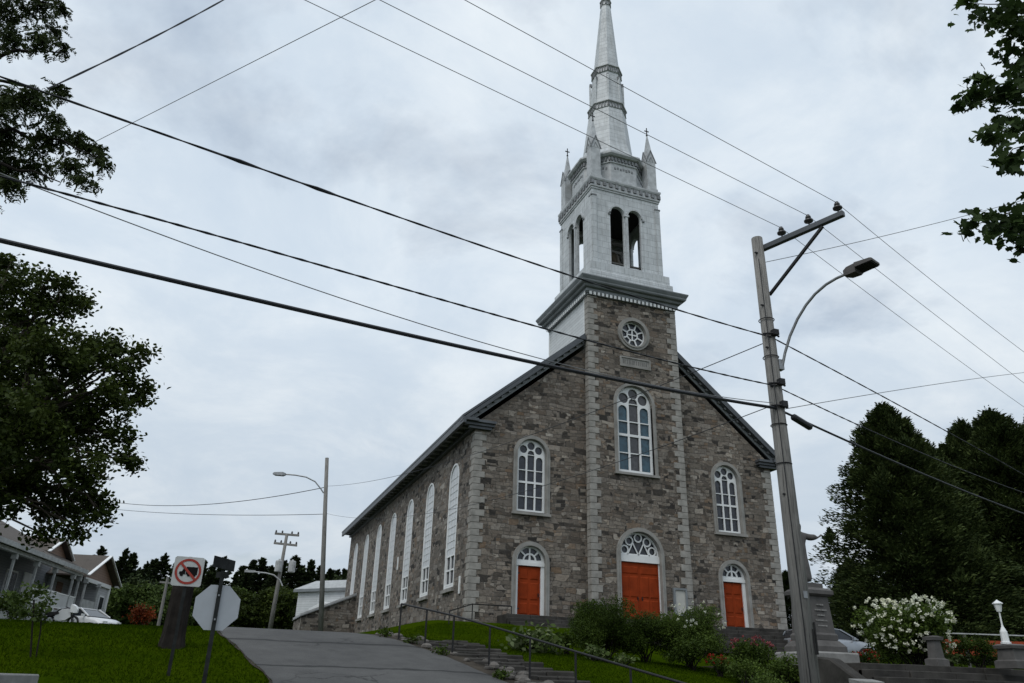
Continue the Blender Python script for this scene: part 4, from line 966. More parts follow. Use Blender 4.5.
ad = Vector((.33, -.944, 0)); A0 = at(762, 248, 12)
arm = MB(); aL = Vector((A0.x-.06*0, A0.y, A0.z))-ad*.12+Vector((.03, 0, 0)); aR = onplane(843, 213, A0, Vector((ad.y, -ad.x, 0)))
aR.z = A0.z+.0; arm.bar(aL, aL+ad*((aR-aL).dot(ad)), .09, .105); arm = arm.build('crossarm', m_darkroof, up_, bevel=.01)
def onarm(px, py, z=None): return onplane(px, py, A0+Vector((.03, 0, 0)), Vector((ad.y, -ad.x, 0)))
INS = []
for px, py in ((782, 236), (809, 223.5), (838, 211)):
    q = onarm(px, py); q.z = A0.z+.065; INS.append(q+Vector((0, 0, .19)))
    mb = MB(); mb.lathe(q, [(.012, 0), (.012, .06), (.075, .065), (.08, .09), (.04, .11), (.035, .13), (.05, .14), (.045, .17), (.03, .185), (.03, .2), (.01, .21)], 12); mb.build('insulator', m_porc, up_, smooth=True)
bra = MB(); b0 = at(769.5, 295, 12); b1 = onarm(823, 228); bra.bar((b0.x+.0, b0.y, b0.z), (b1.x, b1.y, A0.z-.07), .045, .045); bra.build('brace', m_iron, up_)
pn_ = Vector((ad.y, -ad.x, 0)); LB = at(781, 367, 12)
lpts = [onplane(px, py, LB, pn_) for px, py in ((782.5, 366), (785, 353), (790, 336), (797.5, 319), (806, 305), (815, 294), (826, 284.5), (836, 278.5), (846, 274))]
mb = MB(); mb.tube(lpts, .024, 8); mb.obox(lpts[0]+Vector((-.03, .03, .02)), (.05, 0, 0), (0, .05, 0), (0, 0, .09)); larm = mb.build('lamp_arm', m_galv, up_, smooth=False)
l0 = lpts[-1]; ld = (lpts[-1]-lpts[-2]); ld.z *= .5; ld.normalize(); lx_ = ld.cross(Vector((0, 0, 1))).normalized(); lz_ = lx_.cross(ld)
mb = MB()
def lsec(t, w_, a, b): return [l0+ld*t+lx_*i*w_+lz_*j for i, j in ((-1, a), (1, a), (1, b), (-1, b))]
mb.rings([lsec(-.02, .05, -.04, .05), lsec(.06, .09, -.07, .07), lsec(.20, .10, -.075, .075), lsec(.22, .15, -.02, .06), lsec(.47, .14, -.015, .04), lsec(.50, .13, -.01, .03)])
mb.build('lamp_head', m_granite, larm)
mb = MB(); mb.obox(l0+ld*.345+lz_*(-.022), ld*.13, lx_*.125, lz_*.006); mb.build('lens', m_dark, larm)
gw = MB(); gw.tube([(NT.x-.10+.0*z, NT.y-.105-.012*(9-z)*.5, z) for z in (8.6, 6, 3.5, .6)], .008, 6); gw.build('ground_wire', m_iron, pole)
tg = MB(); tg.obox((NB.x-.02, NB.y-.142, 2.9), (.035, 0, 0), (0, .004, 0), (0, 0, .05)); tg.build('metal_tag', m_galv, pole)
for z in (7.45, 6.75, 5.55, 4.9): sb = MB(); sb.tube([(NT.x+.128*math.cos(a), NT.y+.128*math.sin(a), z) for a in [k*math.pi/8 for k in range(17)]], .009, 5); sb.build('pole_band', m_iron, pole)
# cable hardware on the pole
mb = MB(); q = at(788, 413, 11.85); qd = Vector((math.sin(rad(71)), math.cos(rad(71)), 0))
mb.tube([q+qd*.12-Vector((0, 0, .03)), q+qd*.16-Vector((0, 0, .035)), q+qd*.62-Vector((0, 0, .10)), q+qd*.66-Vector((0, 0, .105))], [.03, .058, .058, .03], 10); mb.build('splice_case', m_cable, up_)
for zz0 in (7.16, 6.26, 5.87): mb = MB(); mb.obox((NT.x+.02, NT.y-.15, zz0), (.05, .0, 0), (0, .05, 0), (0, 0, .05)); mb.tube([(NT.x-.16, NT.y-.06, zz0-.02), (NT.x, NT.y-.17, zz0-.02), (NT.x+.15, NT.y-.08, zz0-.02)], .02, 6); mb.build('cable_clamp', m_iron, up_)

def wire(label, pts, r, mat=None, twist=0, ext=(0, 0), deg=2, name='overhead_wire', cat='wire', lumps=()):
    """a hanging wire: smooth curve through measured points along one line of poles"""
    P = [Vector(p) for p in pts]
    o = P[0]; d = (P[-1]-P[0]); d.z = 0; ln = d.length; d.normalize()
    s = np.array([(p-o).dot(d) for p in P]); X = np.array([tuple(p) for p in P]); dg = min(deg, len(P)-1)
    cz = np.polyfit(s, X[:, 2], dg); cx_ = np.polyfit(s, X[:, 0], min(1, dg)); cy_ = np.polyfit(s, X[:, 1], min(1, dg))
    S = np.linspace(s[0]-ext[0], s[-1]+ext[1], 60 if not twist else 140)
    C = [Vector((np.polyval(cx_, q), np.polyval(cy_, q), np.polyval(cz, q))) for q in S]
    # keep the end on its pole exactly
    mb = MB()
    rr_ = [r*(1+sum(1.3*math.exp(-((q-a)/.18)**2) for a in lumps)) for q in S]
    if twist:
        for k in range(2):
            mb.tube([c+Vector((0, math.cos(q*twist+k*math.pi)*r*.5, math.sin(q*twist+k*math.pi)*r*.5)) for c, q in zip(C, S)], [v*.72 for v in rr_], 6)
    else: mb.tube(C, rr_, 6)
    return tag(mb.build(name, mat or m_wire, loc=C[0]), label, cat, 'overhead wires' if cat == 'wire' else None)
nL = Vector((math.cos(rad(79)), -math.sin(rad(79)), 0)); nR = Vector((math.cos(rad(71)), -math.sin(rad(71)), 0))
def Lp(A, *px): return [onplane(x, y, A, nL) for x, y in px]
def Rp(A, *px): return [onplane(x, y, A, nR) for x, y in px]
for nm, A, l, r_ in (('nearest the pole', INS[0], [(305, 0)], [(931, 340), (1024, 407)]), ('at the middle of the crossarm', INS[1], [(380, 0)], [(940, 318.5), (1024, 383)]), ('at the crossarm tip', INS[2], [(465, 0)], [(940, 287), (1024, 352)])):
    wire('thin bare wire to the upper left from the insulator '+nm, [A]+Lp(A, ((l[0][0]+0), 0)) if False else [A]+Lp(A, l[0]), .0052, ext=(0, 12))
    wire('thin bare wire to the right edge from the insulator '+nm, [A]+Rp(A, *r_), .0052, ext=(0, 25))
A = at(771, 337, 11.9)
wire('twisted black cable sagging from the upper left leaves to the pole below the lamp arm', [A]+Lp(A, (560, 272), (380, 211), (200, 146.5), (45, 93.4), (0, 76)), .0115, m_cable, 7, (0, 10), 3, lumps=(7.9, 8.9))
wire('twisted black cable from the pole down to the right ending above the evergreens', [A]+Rp(A, (836.6, 371.7), (940, 427.7)), .0115, m_cable, 7, (0, 25))
A = at(777, 386, 11.9)
wire('thin black cable from the locust leaves at left to the pole above the thick cable', [A]+Lp(A, (585.9, 340), (350, 273), (158, 220), (32, 185), (0, 175.5)), .012, m_cable, 12, (0, 10), 3)
wire('thin black cable from the pole down to the right across the evergreens', [A]+Rp(A, (863, 428.8), (940, 459.5), (1024, 493)), .011, m_cable, 12, (0, 25))
A = at(776, 408, 11.9)
wire('thick black telephone cable crossing the whole church front from the left edge to the pole', [A]+Lp(A, (520, 360), (360, 323), (200, 288), (0, 240)), .025, m_cable, 0, (0, 10), 3, cat='cable')
wire('thick black telephone cable from the pole down to the lower right over the evergreens', [A]+Rp(A, (863, 448.6), (928.8, 476), (1024, 514)), .019, m_cable, 0, (0, 25), cat='cable')
A = at(774, 403, 11.9)
wire('very thin pale wire just above the thick telephone cable at left', [A]+Lp(A, (542, 358.6), (440, 330.5), (122, 220), (61, 196), (0, 174)), .006, None, 0, (0, 10), 3)
# branch lines going up over the street
A = Lp(at(771, 337, 11.9), (48, 88))[0]
E9 = at(225, 0, 8); n9 = Vector(((E9-A).y, -(E9-A).x, 0)).normalized()
wire('twisted black service cable rising from the upper left leaves to the top edge', [A, onplane(129, 51.5, A, n9), onplane(193, 14.5, A, n9), E9], .011, m_cable, 9, (0, 5))
wire('thin bare wire slanting behind the leaves at the upper left', [at(0, 190, 16), at(375, 0, 9)], .007, None, 0, (4, 6), 1)
A = at(764, 262.5, 12)
wire('thin guy wire from just under the crossarm rising to the right', [A, at(975, 213, 13), at(1024, 200, 13.3)], .006, None, 0, (0, 20))
A = at(788, 408, 12)
wire('thin service wire from the pole rising slightly to the right edge', [A, at(930, 386, 16), at(1024, 372, 19)], .007, None, 0, (0, 25))

# street lamp pole by the church flank
FB = at(321.5, 628, 42); FB.z = h(FB.x, FB.y)-.1; FT = at(327, 458, 42); FT.x, FT.y = FT.x, FT.y
fp = empty('street_lamp', FB, 'wooden street lamp pole with curved arm beside the church flank', 'street lamp')
polemesh(MB(), FB, FT, .14, .10).build('pole', m_wood, fp, smooth=True)
fa = [at(*p_, 42) for p_ in ((323.5, 493), (321, 489), (315, 481.5), (306, 477), (295, 475), (284, 474.2))]
mb = MB(); mb.tube(fa, .04, 6); fa_ = mb.build('lamp_arm', m_galv, fp)
a0 = fa[-1]; dd = (fa[-1]-fa[-2]); dd.z = 0; dd.normalize(); sd_ = dd.cross(Vector((0, 0, 1)))
mb = MB(); mb.rings([[a0+dd*t+sd_*i*w_+Vector((0, 0, j*q_)) for i, j in ((-1, -1), (1, -1), (1, 1), (-1, 1))] for t, w_, q_ in ((-.1, .06, .05), (.05, .13, .1), (.5, .15, .07), (.6, .1, .03))]); mb.build('lamp_head', m_galv, fa_)
# service lines between the two poles, crossing in front of the church
A = at(771, 343, 12); B_ = at(327, 486, 42)
def lerpD(x, x0, d0, x1, d1):   # depth along a straight span seen in perspective
    t = (x-x0)/(x1-x0); return 1/((1-t)/d0+t/d1)
def span(label, px, d0, d1, r, ext=(0, 0), mat=None, deg=3): 
    A_, B_ = at(*px[0], d0), at(*px[-1], d1); n_ = Vector(((B_-A_).y, -(B_-A_).x, 0)).normalized()
    wire(label, [A_]+[onplane(x, y, A_, n_) for x, y in px[1:-1]]+[B_], r, mat or m_cable, 0, ext, 2)
span('thin cable crossing the church front from the lamp pole up to the near pole', [(771, 343), (735, 350), (690, 375), (588, 416), (477, 451), (400, 476), (327, 486)], 12, 42, .008, deg=4)
span('thin cable crossing the church front below the windows from the far lamp pole', [(768, 406), (690, 432), (624, 463), (512, 500), (420, 511), (327, 514)], 12, 42, .007, deg=4)
span('thin cable running left from the lamp pole at arm height', [(327, 486), (275, 498), (200, 504), (112, 502)], 42, 60, .02, (0, 15))
span('thin cable running left from the lamp pole at mid height', [(327, 514), (230, 515), (112, 509)], 42, 60, .016, (0, 15))

# transformer pole
tb0 = at(279, 628, 70); tt = at(287, 534, 70); tb0.x, tb0.y = tt.x-.0, tt.y; tb0.z = h(tt.x, tt.y)-.1
tp = empty('transformer_pole', tb0, 'far utility pole with two crossarms and two grey transformers by the road', 'utility pole')
polemesh(MB(), tb0+Vector((-.3, 0, 0)), tt, .2, .13).build('pole', m_wood, tp, smooth=True)
for (l, r_) in (((275, 533.5), (299, 535.5)), ((274, 543), (297, 545.5))):
    mb = MB(); a_, b_ = at(*l, 70), at(*r_, 70); mb.bar(a_, b_, .16, .18); ca = mb.build('crossarm', m_wood, tp)
    mb = MB()
    for t in (.04, .3, .7, .96): mb.lathe(a_.lerp(b_, t)+Vector((0, 0, .09)), [(.05, 0), (.09, .08), (.05, .22)], 6)
    mb.build('insulator', m_porc, ca)
for px, py in ((278.5, 566), (292, 566.5)):
    c = at(px, py, 69.6); mb = MB(); mb.lathe(c, [(.26, -.5), (.30, -.46), (.30, .40), (.26, .46), (.08, .5), (.08, .6)], 12); mb.build('transformer', m_trimlight, tp)
mb = MB(); mb.tube([at(*p_, 69.8) for p_ in ((282.5, 586), (280, 580), (274, 575), (266, 573), (252, 571.5))], .06, 6); mb.obox(at(250, 571.3, 69.8), (.45, 0, 0), (0, .15, 0), (0, 0, .1)); mb.build('lamp_arm', m_trimlight, tp)
# small distant pole
s0 = at(166, 615, 62); st = at(168, 577, 62); s0.z = h(s0.x, s0.y)
sp2 = empty('distant_pole', (st.x, st.y, s0.z), 'thin distant utility pole seen just left of the truck sign', 'utility pole')
mb = MB(); polemesh(mb, (st.x, st.y, s0.z), st, .13, .1).build('pole', m_wood, sp2)
mb = MB(); mb.bar(at(160, 582, 62), at(170, 583, 62), .12, .14); mb.build('crossarm', m_wood, sp2)

# ================================================================== road signs
m_signwhite = M('white_sign_sheet', (.50, .51, .50), .4, 0, .08, 4, .02); m_signback = M('bare_aluminium_back', (.42, .44, .47), .45, .3, .06, 3, .02)
m_signred = M('sign_red', (.33, .035, .02), .45, 0, .1, 5, .02); m_signblack = M('sign_black', (.012, .011, .011), .9, 0, .1, 5, .02, .1); m_post = M('dark_steel_post', (.024, .026, .026), .8, 0, .4, 6, .1, .15)
def signframe(c): # axes of a plate facing the street below the hill
    f_ = (Vector(CAM)-c); f_.z = 0; f_.normalize(); x_ = Vector((0, 0, 1)).cross(f_).normalized(); return x_, f_
c = at(188, 571.5, 15.05); x_, f_ = signframe(c); gz = h(c.x, c.y)
ts_ = empty('no_trucks_sign', (c.x, c.y, gz), 'square white road sign with a black truck in a red slashed ring, on the lawn', 'road sign')
mp = lambda u, v, w: tuple(c+x_*u+f_*w+Vector((0, 0, v)))
W2 = .265
mb = MB(); mb.plate([(-W2+.03, -W2), (W2-.03, -W2), (W2, -W2+.03), (W2, W2-.03), (W2-.03, W2), (-W2+.03, W2), (-W2, W2-.03), (-W2, -W2+.03)], [], .008, mp); pl_ = mb.build('sign_plate', m_signwhite, ts_)
mb = MB(); mb.plate(circ(0, 0, .232, 36), [circ(0, 0, .19, 36)], .004, lambda u, v, w: mp(u, v, w+.008)); k45 = math.sqrt(.5)
mb.plate([(-.155, .125), (-.125, .155), (.155, -.125), (.125, -.155)], [], .004, lambda u, v, w: mp(u, v, w+.013)); mb.build('ring', m_signred, pl_)
mb = MB(); mb.plate([(-.035, -.055), (.165, -.055), (.165, .085), (-.035, .085)], [], .003, lambda u, v, w: mp(u, v, w+.0075))
mb.plate([(-.15, -.055), (-.045, -.055), (-.045, .05), (-.085, .05), (-.105, .0), (-.15, -.01)], [], .003, lambda u, v, w: mp(u, v, w+.0075))
for u0 in (-.105, .02, .115): mb.plate(circ(u0, -.062, .030, 14), [], .003, lambda u, v, w: mp(u, v, w+.0085))
mb.build('truck_symbol', m_signblack, pl_)
mb = MB(); mb.bar((c.x-f_.x*.03, c.y-f_.y*.03, gz-.2), (c.x-f_.x*.03, c.y-f_.y*.03, c.z+.27), .06, .035, f_); mb.build('post', m_post, ts_)
c2 = at(216.8, 607.5, 14.3); x2, f2 = signframe(c2); gz = h(c2.x, c2.y)
ss = empty('stop_sign', (c2.x, c2.y, gz), 'octagonal stop sign seen from its grey back, with a street name blade on top', 'road sign')
mp2 = lambda u, v, w: tuple(c2+x2*u+f2*w+Vector((0, 0, v)))
R8 = .375/math.cos(O8)
oct_ = [(R8*math.cos(k*math.pi/4+O8), R8*math.sin(k*math.pi/4+O8)) for k in range(8)]
mb = MB(); mb.plate(oct_, [], .006, mp2); pl_ = mb.build('sign_plate', m_signback, ss)
mb = MB(); mb.plate([(a*.96, b*.96) for a, b in oct_], [], .003, lambda u, v, w: mp2(u, v, w-.006)); mb.build('sign_face', m_signred, pl_)
mb = MB(); q = c2+f2*.04; mb.bar((q.x, q.y, gz-.3), (q.x, q.y, c2.z+.62), .07, .04, f2); mb.build('post', m_post, ss)
for zb_ in (-.2, .2): bb_ = MB(); q_ = c2+f2*.065; bb_.obox((q_.x, q_.y, c2.z+zb_), x2*.014, f2*.008, (0, 0, .014)); bb_.build('bolt', m_galv, ss)
bl = at(223, 567, 14.25); bd_ = (x2*.55+f2*-.84).normalized()
mb = MB(); mb.obox(q+Vector((0, 0, .74)), bd_*.33, bd_.cross(Vector((0, 0, 1)))*.008, (0, 0, .095)); mb.build('street_name_blade', m_post, ss)
bd2 = (x2*.85+f2*.5).normalized(); mb = MB(); mb.obox(q+Vector((0, 0, .55)), bd2*.12, bd2.cross(Vector((0, 0, 1)))*.008, (0, 0, .05)); mb.build('blade_bracket', m_post, ss)

# concrete slab on the lawn
sl = MB(); q = at(14, 676, 12.7); zt_ = at(14, 673.5, 13.2).z; sl.obox((q.x-.3, q.y, zt_-.14), (.38, -.14, 0), (.2, .55, .0), (0, 0, .14))
tag(sl.build('concrete_slab', m_palestone, bevel=.02, loc=(q.x, q.y, zt_-.28)), 'pale concrete slab set in the lawn at the lower left corner', 'slab')

# ================================================================== houses
ha = Vector((math.sin(rad(10.5)), math.cos(rad(10.5)), 0)); hn = Vector((ha.y, -ha.x, 0)); HP = at(86, 575.5, 52)
def hp(al, out_, z): v = HP+ha*al+hn*out_; return (v.x, v.y, z)
hz = 3.85
ho_ = empty('porch_house', hp(-6, -4, hz), 'low house with brown roof, white columned porch and two small gables at left', 'house')
def hbox(mb, a0, a1, o0, o1, z0, z1): return mb.prism([hp(a0, o0, z0), hp(a1, o0, z0), hp(a1, o1, z0), hp(a0, o1, z0)], (0, 0, z1-z0))
mb = MB(); hbox(mb, -24, .3, -9.5, -2.3, hz-1, 7.6); mb.build('wall', m_clap2, ho_)
mb = MB(); hbox(mb, .31, 5.6, -9, -1.9, hz-1, 7.1); hbox(mb, 3.2, 5.6, -1.895, -.12, hz-1, 7.1); mb.build('wall', m_clap3, ho_)
mb = MB(); mb.prism([hp(.1, -.15, 7.12), hp(6.5, -.15, 7.12), hp(3.25, -.15, 8.62)], tuple(hn*-.2)); mb.build('gable', m_brown, ho_)
mb = MB()
for s, a0 in ((-1, -.35), (1, 6.85)):
    mb.prism([hp(3.25, .25, 8.86), hp(a0, .25, 7.2), hp(a0, .25, 7.1), hp(3.25, .25, 8.7)], tuple(hn*-8))
mb.build('roof', m_shingle, ho_)
mb = MB()
for a0 in (-.38, 6.88):
    mb.bar(hp(3.25, .27, 8.84), hp(a0, .27, 7.17), .06, .2, hn)
mb.bar(hp(6.4, .1, 7.1), hp(6.95, .1, 7.1), .2, .12)
hbox(mb, .1, 5.6, -.12, .0, 6.86, 7.1)
mb.build('fascia', m_white, ho_)
# main roof over the porch, with the dormer gable
mb = MB(); mb.prism([hp(-24, .35, 7.35), hp(-24, -5.5, 10.2), hp(-24, -11, 7.4), hp(-24, -11, 7.25), hp(-24, -5.5, 10.0), hp(-24, .35, 7.2)], tuple(ha*22.9)); mb.build('roof', m_shingle, ho_)
mb = MB(); hbox(mb, -24, -1.0, .30, .42, 7.14, 7.38); hbox(mb, -24, -1.1, -.05, .2, 6.95, 7.135); mb.build('porch_beam', m_trimlight, ho_)
mb = MB()
for a0 in (-5.3, -1.2): mb.prism([hp(-3.25, -.6, 9.0), hp(a0, -.6, 7.95), hp(a0, -.6, 7.83), hp(-3.25, -.6, 8.84)], tuple(hn*-4.5))
mb.build('dormer_roof', m_shingle, ho_)
mb = MB(); mb.prism([hp(-5.0, -.9, 7.3), hp(-1.5, -.9, 7.3), hp(-1.5, -.9, 7.92), hp(-3.25, -.9, 8.83), hp(-5.0, -.9, 7.92)], tuple(hn*-.15)); mb.build('dormer_gable', m_brown, ho_)
mb = MB()
for a0 in (-5.35, -1.15): mb.bar(hp(-3.25, -.57, 8.97), hp(a0, -.57, 7.9), .06, .18, hn)
mb.build('dormer_fascia', m_white, ho_)
for al in (-14, -11.2, -8.2, -5.4, -2.3, -1.2, .15, 2.75):
    mb = MB(); a_, o_ = al, .05
    hbox(mb, al-.055, al+.055, o_-.055, o_+.055, hz, 6.95); hbox(mb, al-.13, al+.13, o_-.13, o_+.13, 6.7, 6.94); mb.build('column', m_trimlight, ho_)
mb = MB(); hbox(mb, -24, 3.1, -2.3, .2, hz-1, 4.75); mb.build('porch_floor', m_trimlight, ho_)
mb = MB()
hbox(mb, -8.2, -1.2, .02, .08, 5.65, 5.73); hbox(mb, -8.2, -1.2, .02, .08, 4.85, 4.92)
for k in range(48): hbox(mb, -8.15+k*.145, -8.15+k*.145+.05, .03, .07, 4.9, 5.66)
mb.build('railing', m_white, ho_)
mb = MB(); hbox(mb, .2, 2.7, .0, .06, 4.8, 5.75); mb.build('railing', m_trimlight, ho_)
for a0, a1 in ((-22, -20.5), (-17, -15.4), (-13, -11.6), (-8.9, -7.4), (-6.0, -4.5)):
    mb = MB(); hbox(mb, a0, a1, -2.32, -2.24, 5.2, 6.75); f0 = mb.build('window', m_white, ho_); mb = MB(); hbox(mb, a0+.1, (a0+a1)/2-.04, -2.25, -2.22, 5.3, 6.65); hbox(mb, (a0+a1)/2+.04, a1-.1, -2.25, -2.22, 5.3, 6.65); mb.build('pane', m_glass, f0)
mb = MB(); hbox(mb, -3.6, -2.5, -2.32, -2.22, 4.76, 6.85); mb.build('door', m_white, ho_)
mb = MB(); hbox(mb, 3.9, 4.9, -.12, -.07, 5.3, 6.3); f0 = mb.build('window', m_white, ho_); mb = MB(); hbox(mb, 4.0, 4.8, -.075, -.05, 5.4, 6.2); mb.build('pane', m_glass, f0)
mb = MB(); hbox(mb, .8, 1.8, -1.9, -1.85, 4.8, 6.8); mb.build('door', m_brown, ho_)
mb = MB(); hbox(mb, 5.5, 5.72, -.2, -.02, hz-.5, 7.1); mb.build('corner_board', m_white, ho_)

# white metal roofed building beyond the annex
wl, wr = at(297.5, 581, 75), at(352, 583.5, 72); wd_ = (wr-wl); wd_.z = 0; wd_.normalize(); wn = Vector((wd_.y, -wd_.x, 0))
def wp(al, out_, z): v = wl+wd_*al+wn*out_; return (v.x, v.y, z)
wz1 = at(299, 589.5, 75).z; wz0 = h(wl.x, wl.y)-.5
wb = empty('white_building', wp(4, -3, wz0), 'white building with a pale metal roof beyond the stone lean-to', 'building')
mb = MB(); mb.prism([wp(.3, 0, wz0), wp(13, 0, wz0), wp(13, 0, wz1-.1), wp(.3, 0, wz1-.1)], tuple(wn*-7)); mb.build('wall', m_clap, wb)
mb = MB(); mb.prism([wp(0, .3, wz1-.0), wp(0, -2.6, wl.z+.3), wp(0, -7.6, wz1-.3), wp(0, -7.6, wz1-.45), wp(0, -2.6, wl.z+.15), wp(0, .3, wz1-.15)], tuple(wd_*13.5)); mb.build('roof', m_trimlight, wb)
mb = MB(); mb.prism([wp(-.02, .35, wz1-.02), wp(13.5, .35, wz1-.02), wp(13.5, .35, wz1-.27), wp(-.02, .35, wz1-.27)], tuple(wn*-.04)); mb.build('fascia', m_trim, wb)
mb = MB(); mb.prism([wp(2.9, .03, wz0), wp(3.3, .03, wz0), wp(3.3, .03, wz1-.5), wp(2.9, .03, wz1-.5)], tuple(wn*-.02)); mb.build('shutter', m_trim, wb)
mb = MB(); mb.prism([wp(3.35, 1.8, wz0), wp(6.4, 1.8, wz0), wp(6.4, 1.8, wz1-1.9), wp(4.8, 1.8, wz1-1.3), wp(3.35, 1.8, wz1-1.9)], tuple(wn*-1.7)); mb.build('entrance_porch', m_white, wb)

# red board fence with a pale top rail at right
fa0 = at(925, 640, 37); fa1 = at(1130, 640, 37.5)
fe = empty('red_fence', (fa0.x, fa0.y, 2.6), 'low red board fence with a pale top rail behind the shrubs at right', 'fence')
fdv = (fa1-fa0); fdv.z = 0; fln = fdv.length; fdv.normalize(); zt_ = at(985, 634.5, 37.2).z
for k in range(int(fln/1.9)):
    a_ = fa0+fdv*(k*1.9+.05); b_ = fa0+fdv*(k*1.9+1.75); mb = MB()
    for j in range(3): mb.bar((a_.x, a_.y, zt_-.36-j*.23), (b_.x, b_.y, zt_-.36-j*.23), .03, .2)
    mb.build('board_panel', m_redfence, fe)
    mb = MB(); q = fa0+fdv*(k*1.9-.03); mb.box(q.x-.05, q.x+.05, q.y-.05, q.y+.05, 2.0, zt_-.02); mb.build('post', m_granite, fe)
mb = MB(); mb.bar((fa0.x, fa0.y, zt_), (fa0.x+fdv.x*fln, fa0.y+fdv.y*fln, zt_), .08, .05); mb.build('rail', m_trimlight, fe)

# ================================================================== vegetation
def ellip(c, R, n, shell=.55, sq=(1, 1, .85), rng=RNG):
    d = unit(rng.normal(size=(n, 3))); r_ = rng.uniform(0, 1, (n, 1))**shell
    return np.array(c)+d*r_*R*np.array(sq)
def clumpleaves(clumps, twig_per, leaf_per, sig, size, shape='leaf', sq=(1, 1, .8), up=.35):
    Ps = []
    for c, R in clumps:
        nt_ = max(4, int(twig_per*R*R)); tw_ = ellip(c, R, nt_, .5, sq)
        p = np.repeat(tw_, leaf_per, 0); p = p+RNG.normal(size=p.shape)*[sig, sig, sig*.75]
        Ps.append(p)
    return leaves(np.concatenate(Ps), size, up, shape=shape)
def limb(mb, a, b, r0, r1, n=6, wobble=.12):
    a, b = Vector(a), Vector(b); L_ = (b-a).length; P_ = []
    for i in range(n+1):
        t = i/n; p = a.lerp(b, t)
        if 0 < i < n: p += Vector((random.gauss(0, 1), random.gauss(0, 1), random.gauss(0, .6)))*L_*wobble*.25
        p.z += L_*.08*math.sin(math.pi*t); P_.append(p)
    mb.tube(P_, r0, 7, r1); return P_
# --- big dark maple at left
D0 = 21
mcl = []
for px, py, rp, dd_ in ((35, 300, 52, 0), (75, 305, 26, 1), (58, 282, 22, 0), (-20, 275, 50, 1), (95, 345, 30, 0), (60, 360, 55, -1), (0, 370, 70, 0), (128, 372, 27, 0), (138, 395, 20, .5), (112, 392, 30, -.5), (143, 352, 10, 0),
                        (95, 420, 38, 0), (40, 430, 60, 1), (118, 440, 22, 0), (128, 462, 11, 0), (80, 470, 36, -1), (20, 490, 58, 0), (60, 505, 32, .5), (92, 497, 20, 0), (100, 515, 13, 0), (70, 530, 14, 0), (45, 535, 14, 0), (-60, 420, 85, 0), (-70, 320, 75, 1),
                        (-60, 500, 60, 0), (-130, 380, 80, 1), (5, 262, 14, 0), (120, 350, 16, .4), (20, 340, 60, 2.5), (50, 400, 60, 2.5), (-20, 450, 70, 2.5), (10, 420, 60, -2.)):
    c = at(px, py, D0+dd_); mcl.append((tuple(c), rp*D0/800*(.86 if dd_ < 2 else .7)))
tbase = at(-110, 640, D0); tbase.z = h(tbase.x, tbase.y)-.1
mt = empty('maple_tree', tbase, 'large dark leafy tree filling the left edge in front of the porch house', 'tree')
mb = MB(); tp_ = tbase+Vector((.2, 0, 4.2)); mb.tube([tbase, tbase+Vector((.02, 0, .5)), tbase+Vector((.1, 0, 2)), tp_], [.62, .42, .36, .33], 12)
mb.build('trunk', m_bark, mt, smooth=True)
lm = MB()
for c, R in mcl:
    P_ = limb(lm, tp_+Vector((0, 0, random.uniform(-1, .6))), c, .085, .02, 7, .2)
    for k in range(3):
        e = Vector(c)+Vector(unit(RNG.normal(size=3)))*R*.8; limb(lm, P_[4], e, .035, .01, 4)
lm.build('limbs', m_bark, mt)
V, F = clumpleaves(mcl, 30, 64, .17, .13); o = rawmesh('crown', V-np.array(tbase), F, m_leaf_dark, mt)
# --- locust branches at the top left
D1 = 9
lb = at(-330, 640, D1); lb.z = h(lb.x, lb.y)-.1
lt = empty('locust_tree', lb, 'feathery locust tree reaching in from the upper left corner above the cables', 'tree')
lcl = []
for px, py, rp in ((5, 8, 30), (38, 4, 22), (60, 6, 10), (10, 40, 22), (40, 40, 16), (55, 28, 9), (62, 48, 8), (-30, 30, 40), (0, 100, 30), (30, 98, 26), (58, 90, 10), (5, 135, 34), (45, 140, 26), (78, 140, 16), (95, 150, 12), (70, 165, 14), (35, 168, 20), (100, 162, 10), (85, 180, 9), (5, 165, 30), (-30, 120, 45), (-40, 180, 40), (55, 120, 12), (-90, 80, 60), (-100, 170, 60), (10, 182, 14)):
    lcl.append((tuple(at(px, py, D1+random.uniform(-.6, .6))), rp*D1/760))
mb = MB(); l1 = lb+Vector((.3, .2, 5.6)); mb.tube([lb, lb+Vector((0, 0, .4)), lb+Vector((.1, .1, 3)), l1], [.38, .27, .22, .18], 10); mb.build('trunk', m_barkdark, lt, smooth=True)
lm = MB()
for a_, b_ in (((-30, 65), (62, 52)), ((-60, 85), (60, 95)), ((-40, 130), (100, 158)), ((-60, 0), (60, 5)), ((-50, 165), (60, 182))):
    s_ = at(*a_, D1); limb(lm, l1, s_, .09, .045); limb(lm, s_, at(*b_, D1), .04, .008, 8, .08)
lm.build('limbs', m_barkdark, lt)
Vs, Fs, off = [], [], 0
PP, DD = [], []
for c, R in lcl:
    for k in range(max(8, int(420*R*R+190*R))):
        p0 = ellip(c, R, 1, .6, (1, 1, .8))[0]; d_ = unit(RNG.normal(size=3)*[1, 1, .5]+[.25, -.1, -.35]); side_ = unit(np.cross(d_, RNG.normal(size=3)))
        n_ = 9; L_ = RNG.uniform(.12, .22)
        for j in range(n_):
            t = (j+1)/n_
            for s in (-1, 1):
                dr_ = unit(d_*.35+side_*s); PP.append(p0+d_*L_*t+[0, 0, -.06*t*t]+dr_*.018); DD.append(dr_)
PP = np.array(PP); DD = np.array(DD)
V, F = leaves(PP, .05, .5, .42, dirs=DD); rawmesh('crown', V-np.array(lb), F, m_leaf_locust, lt)
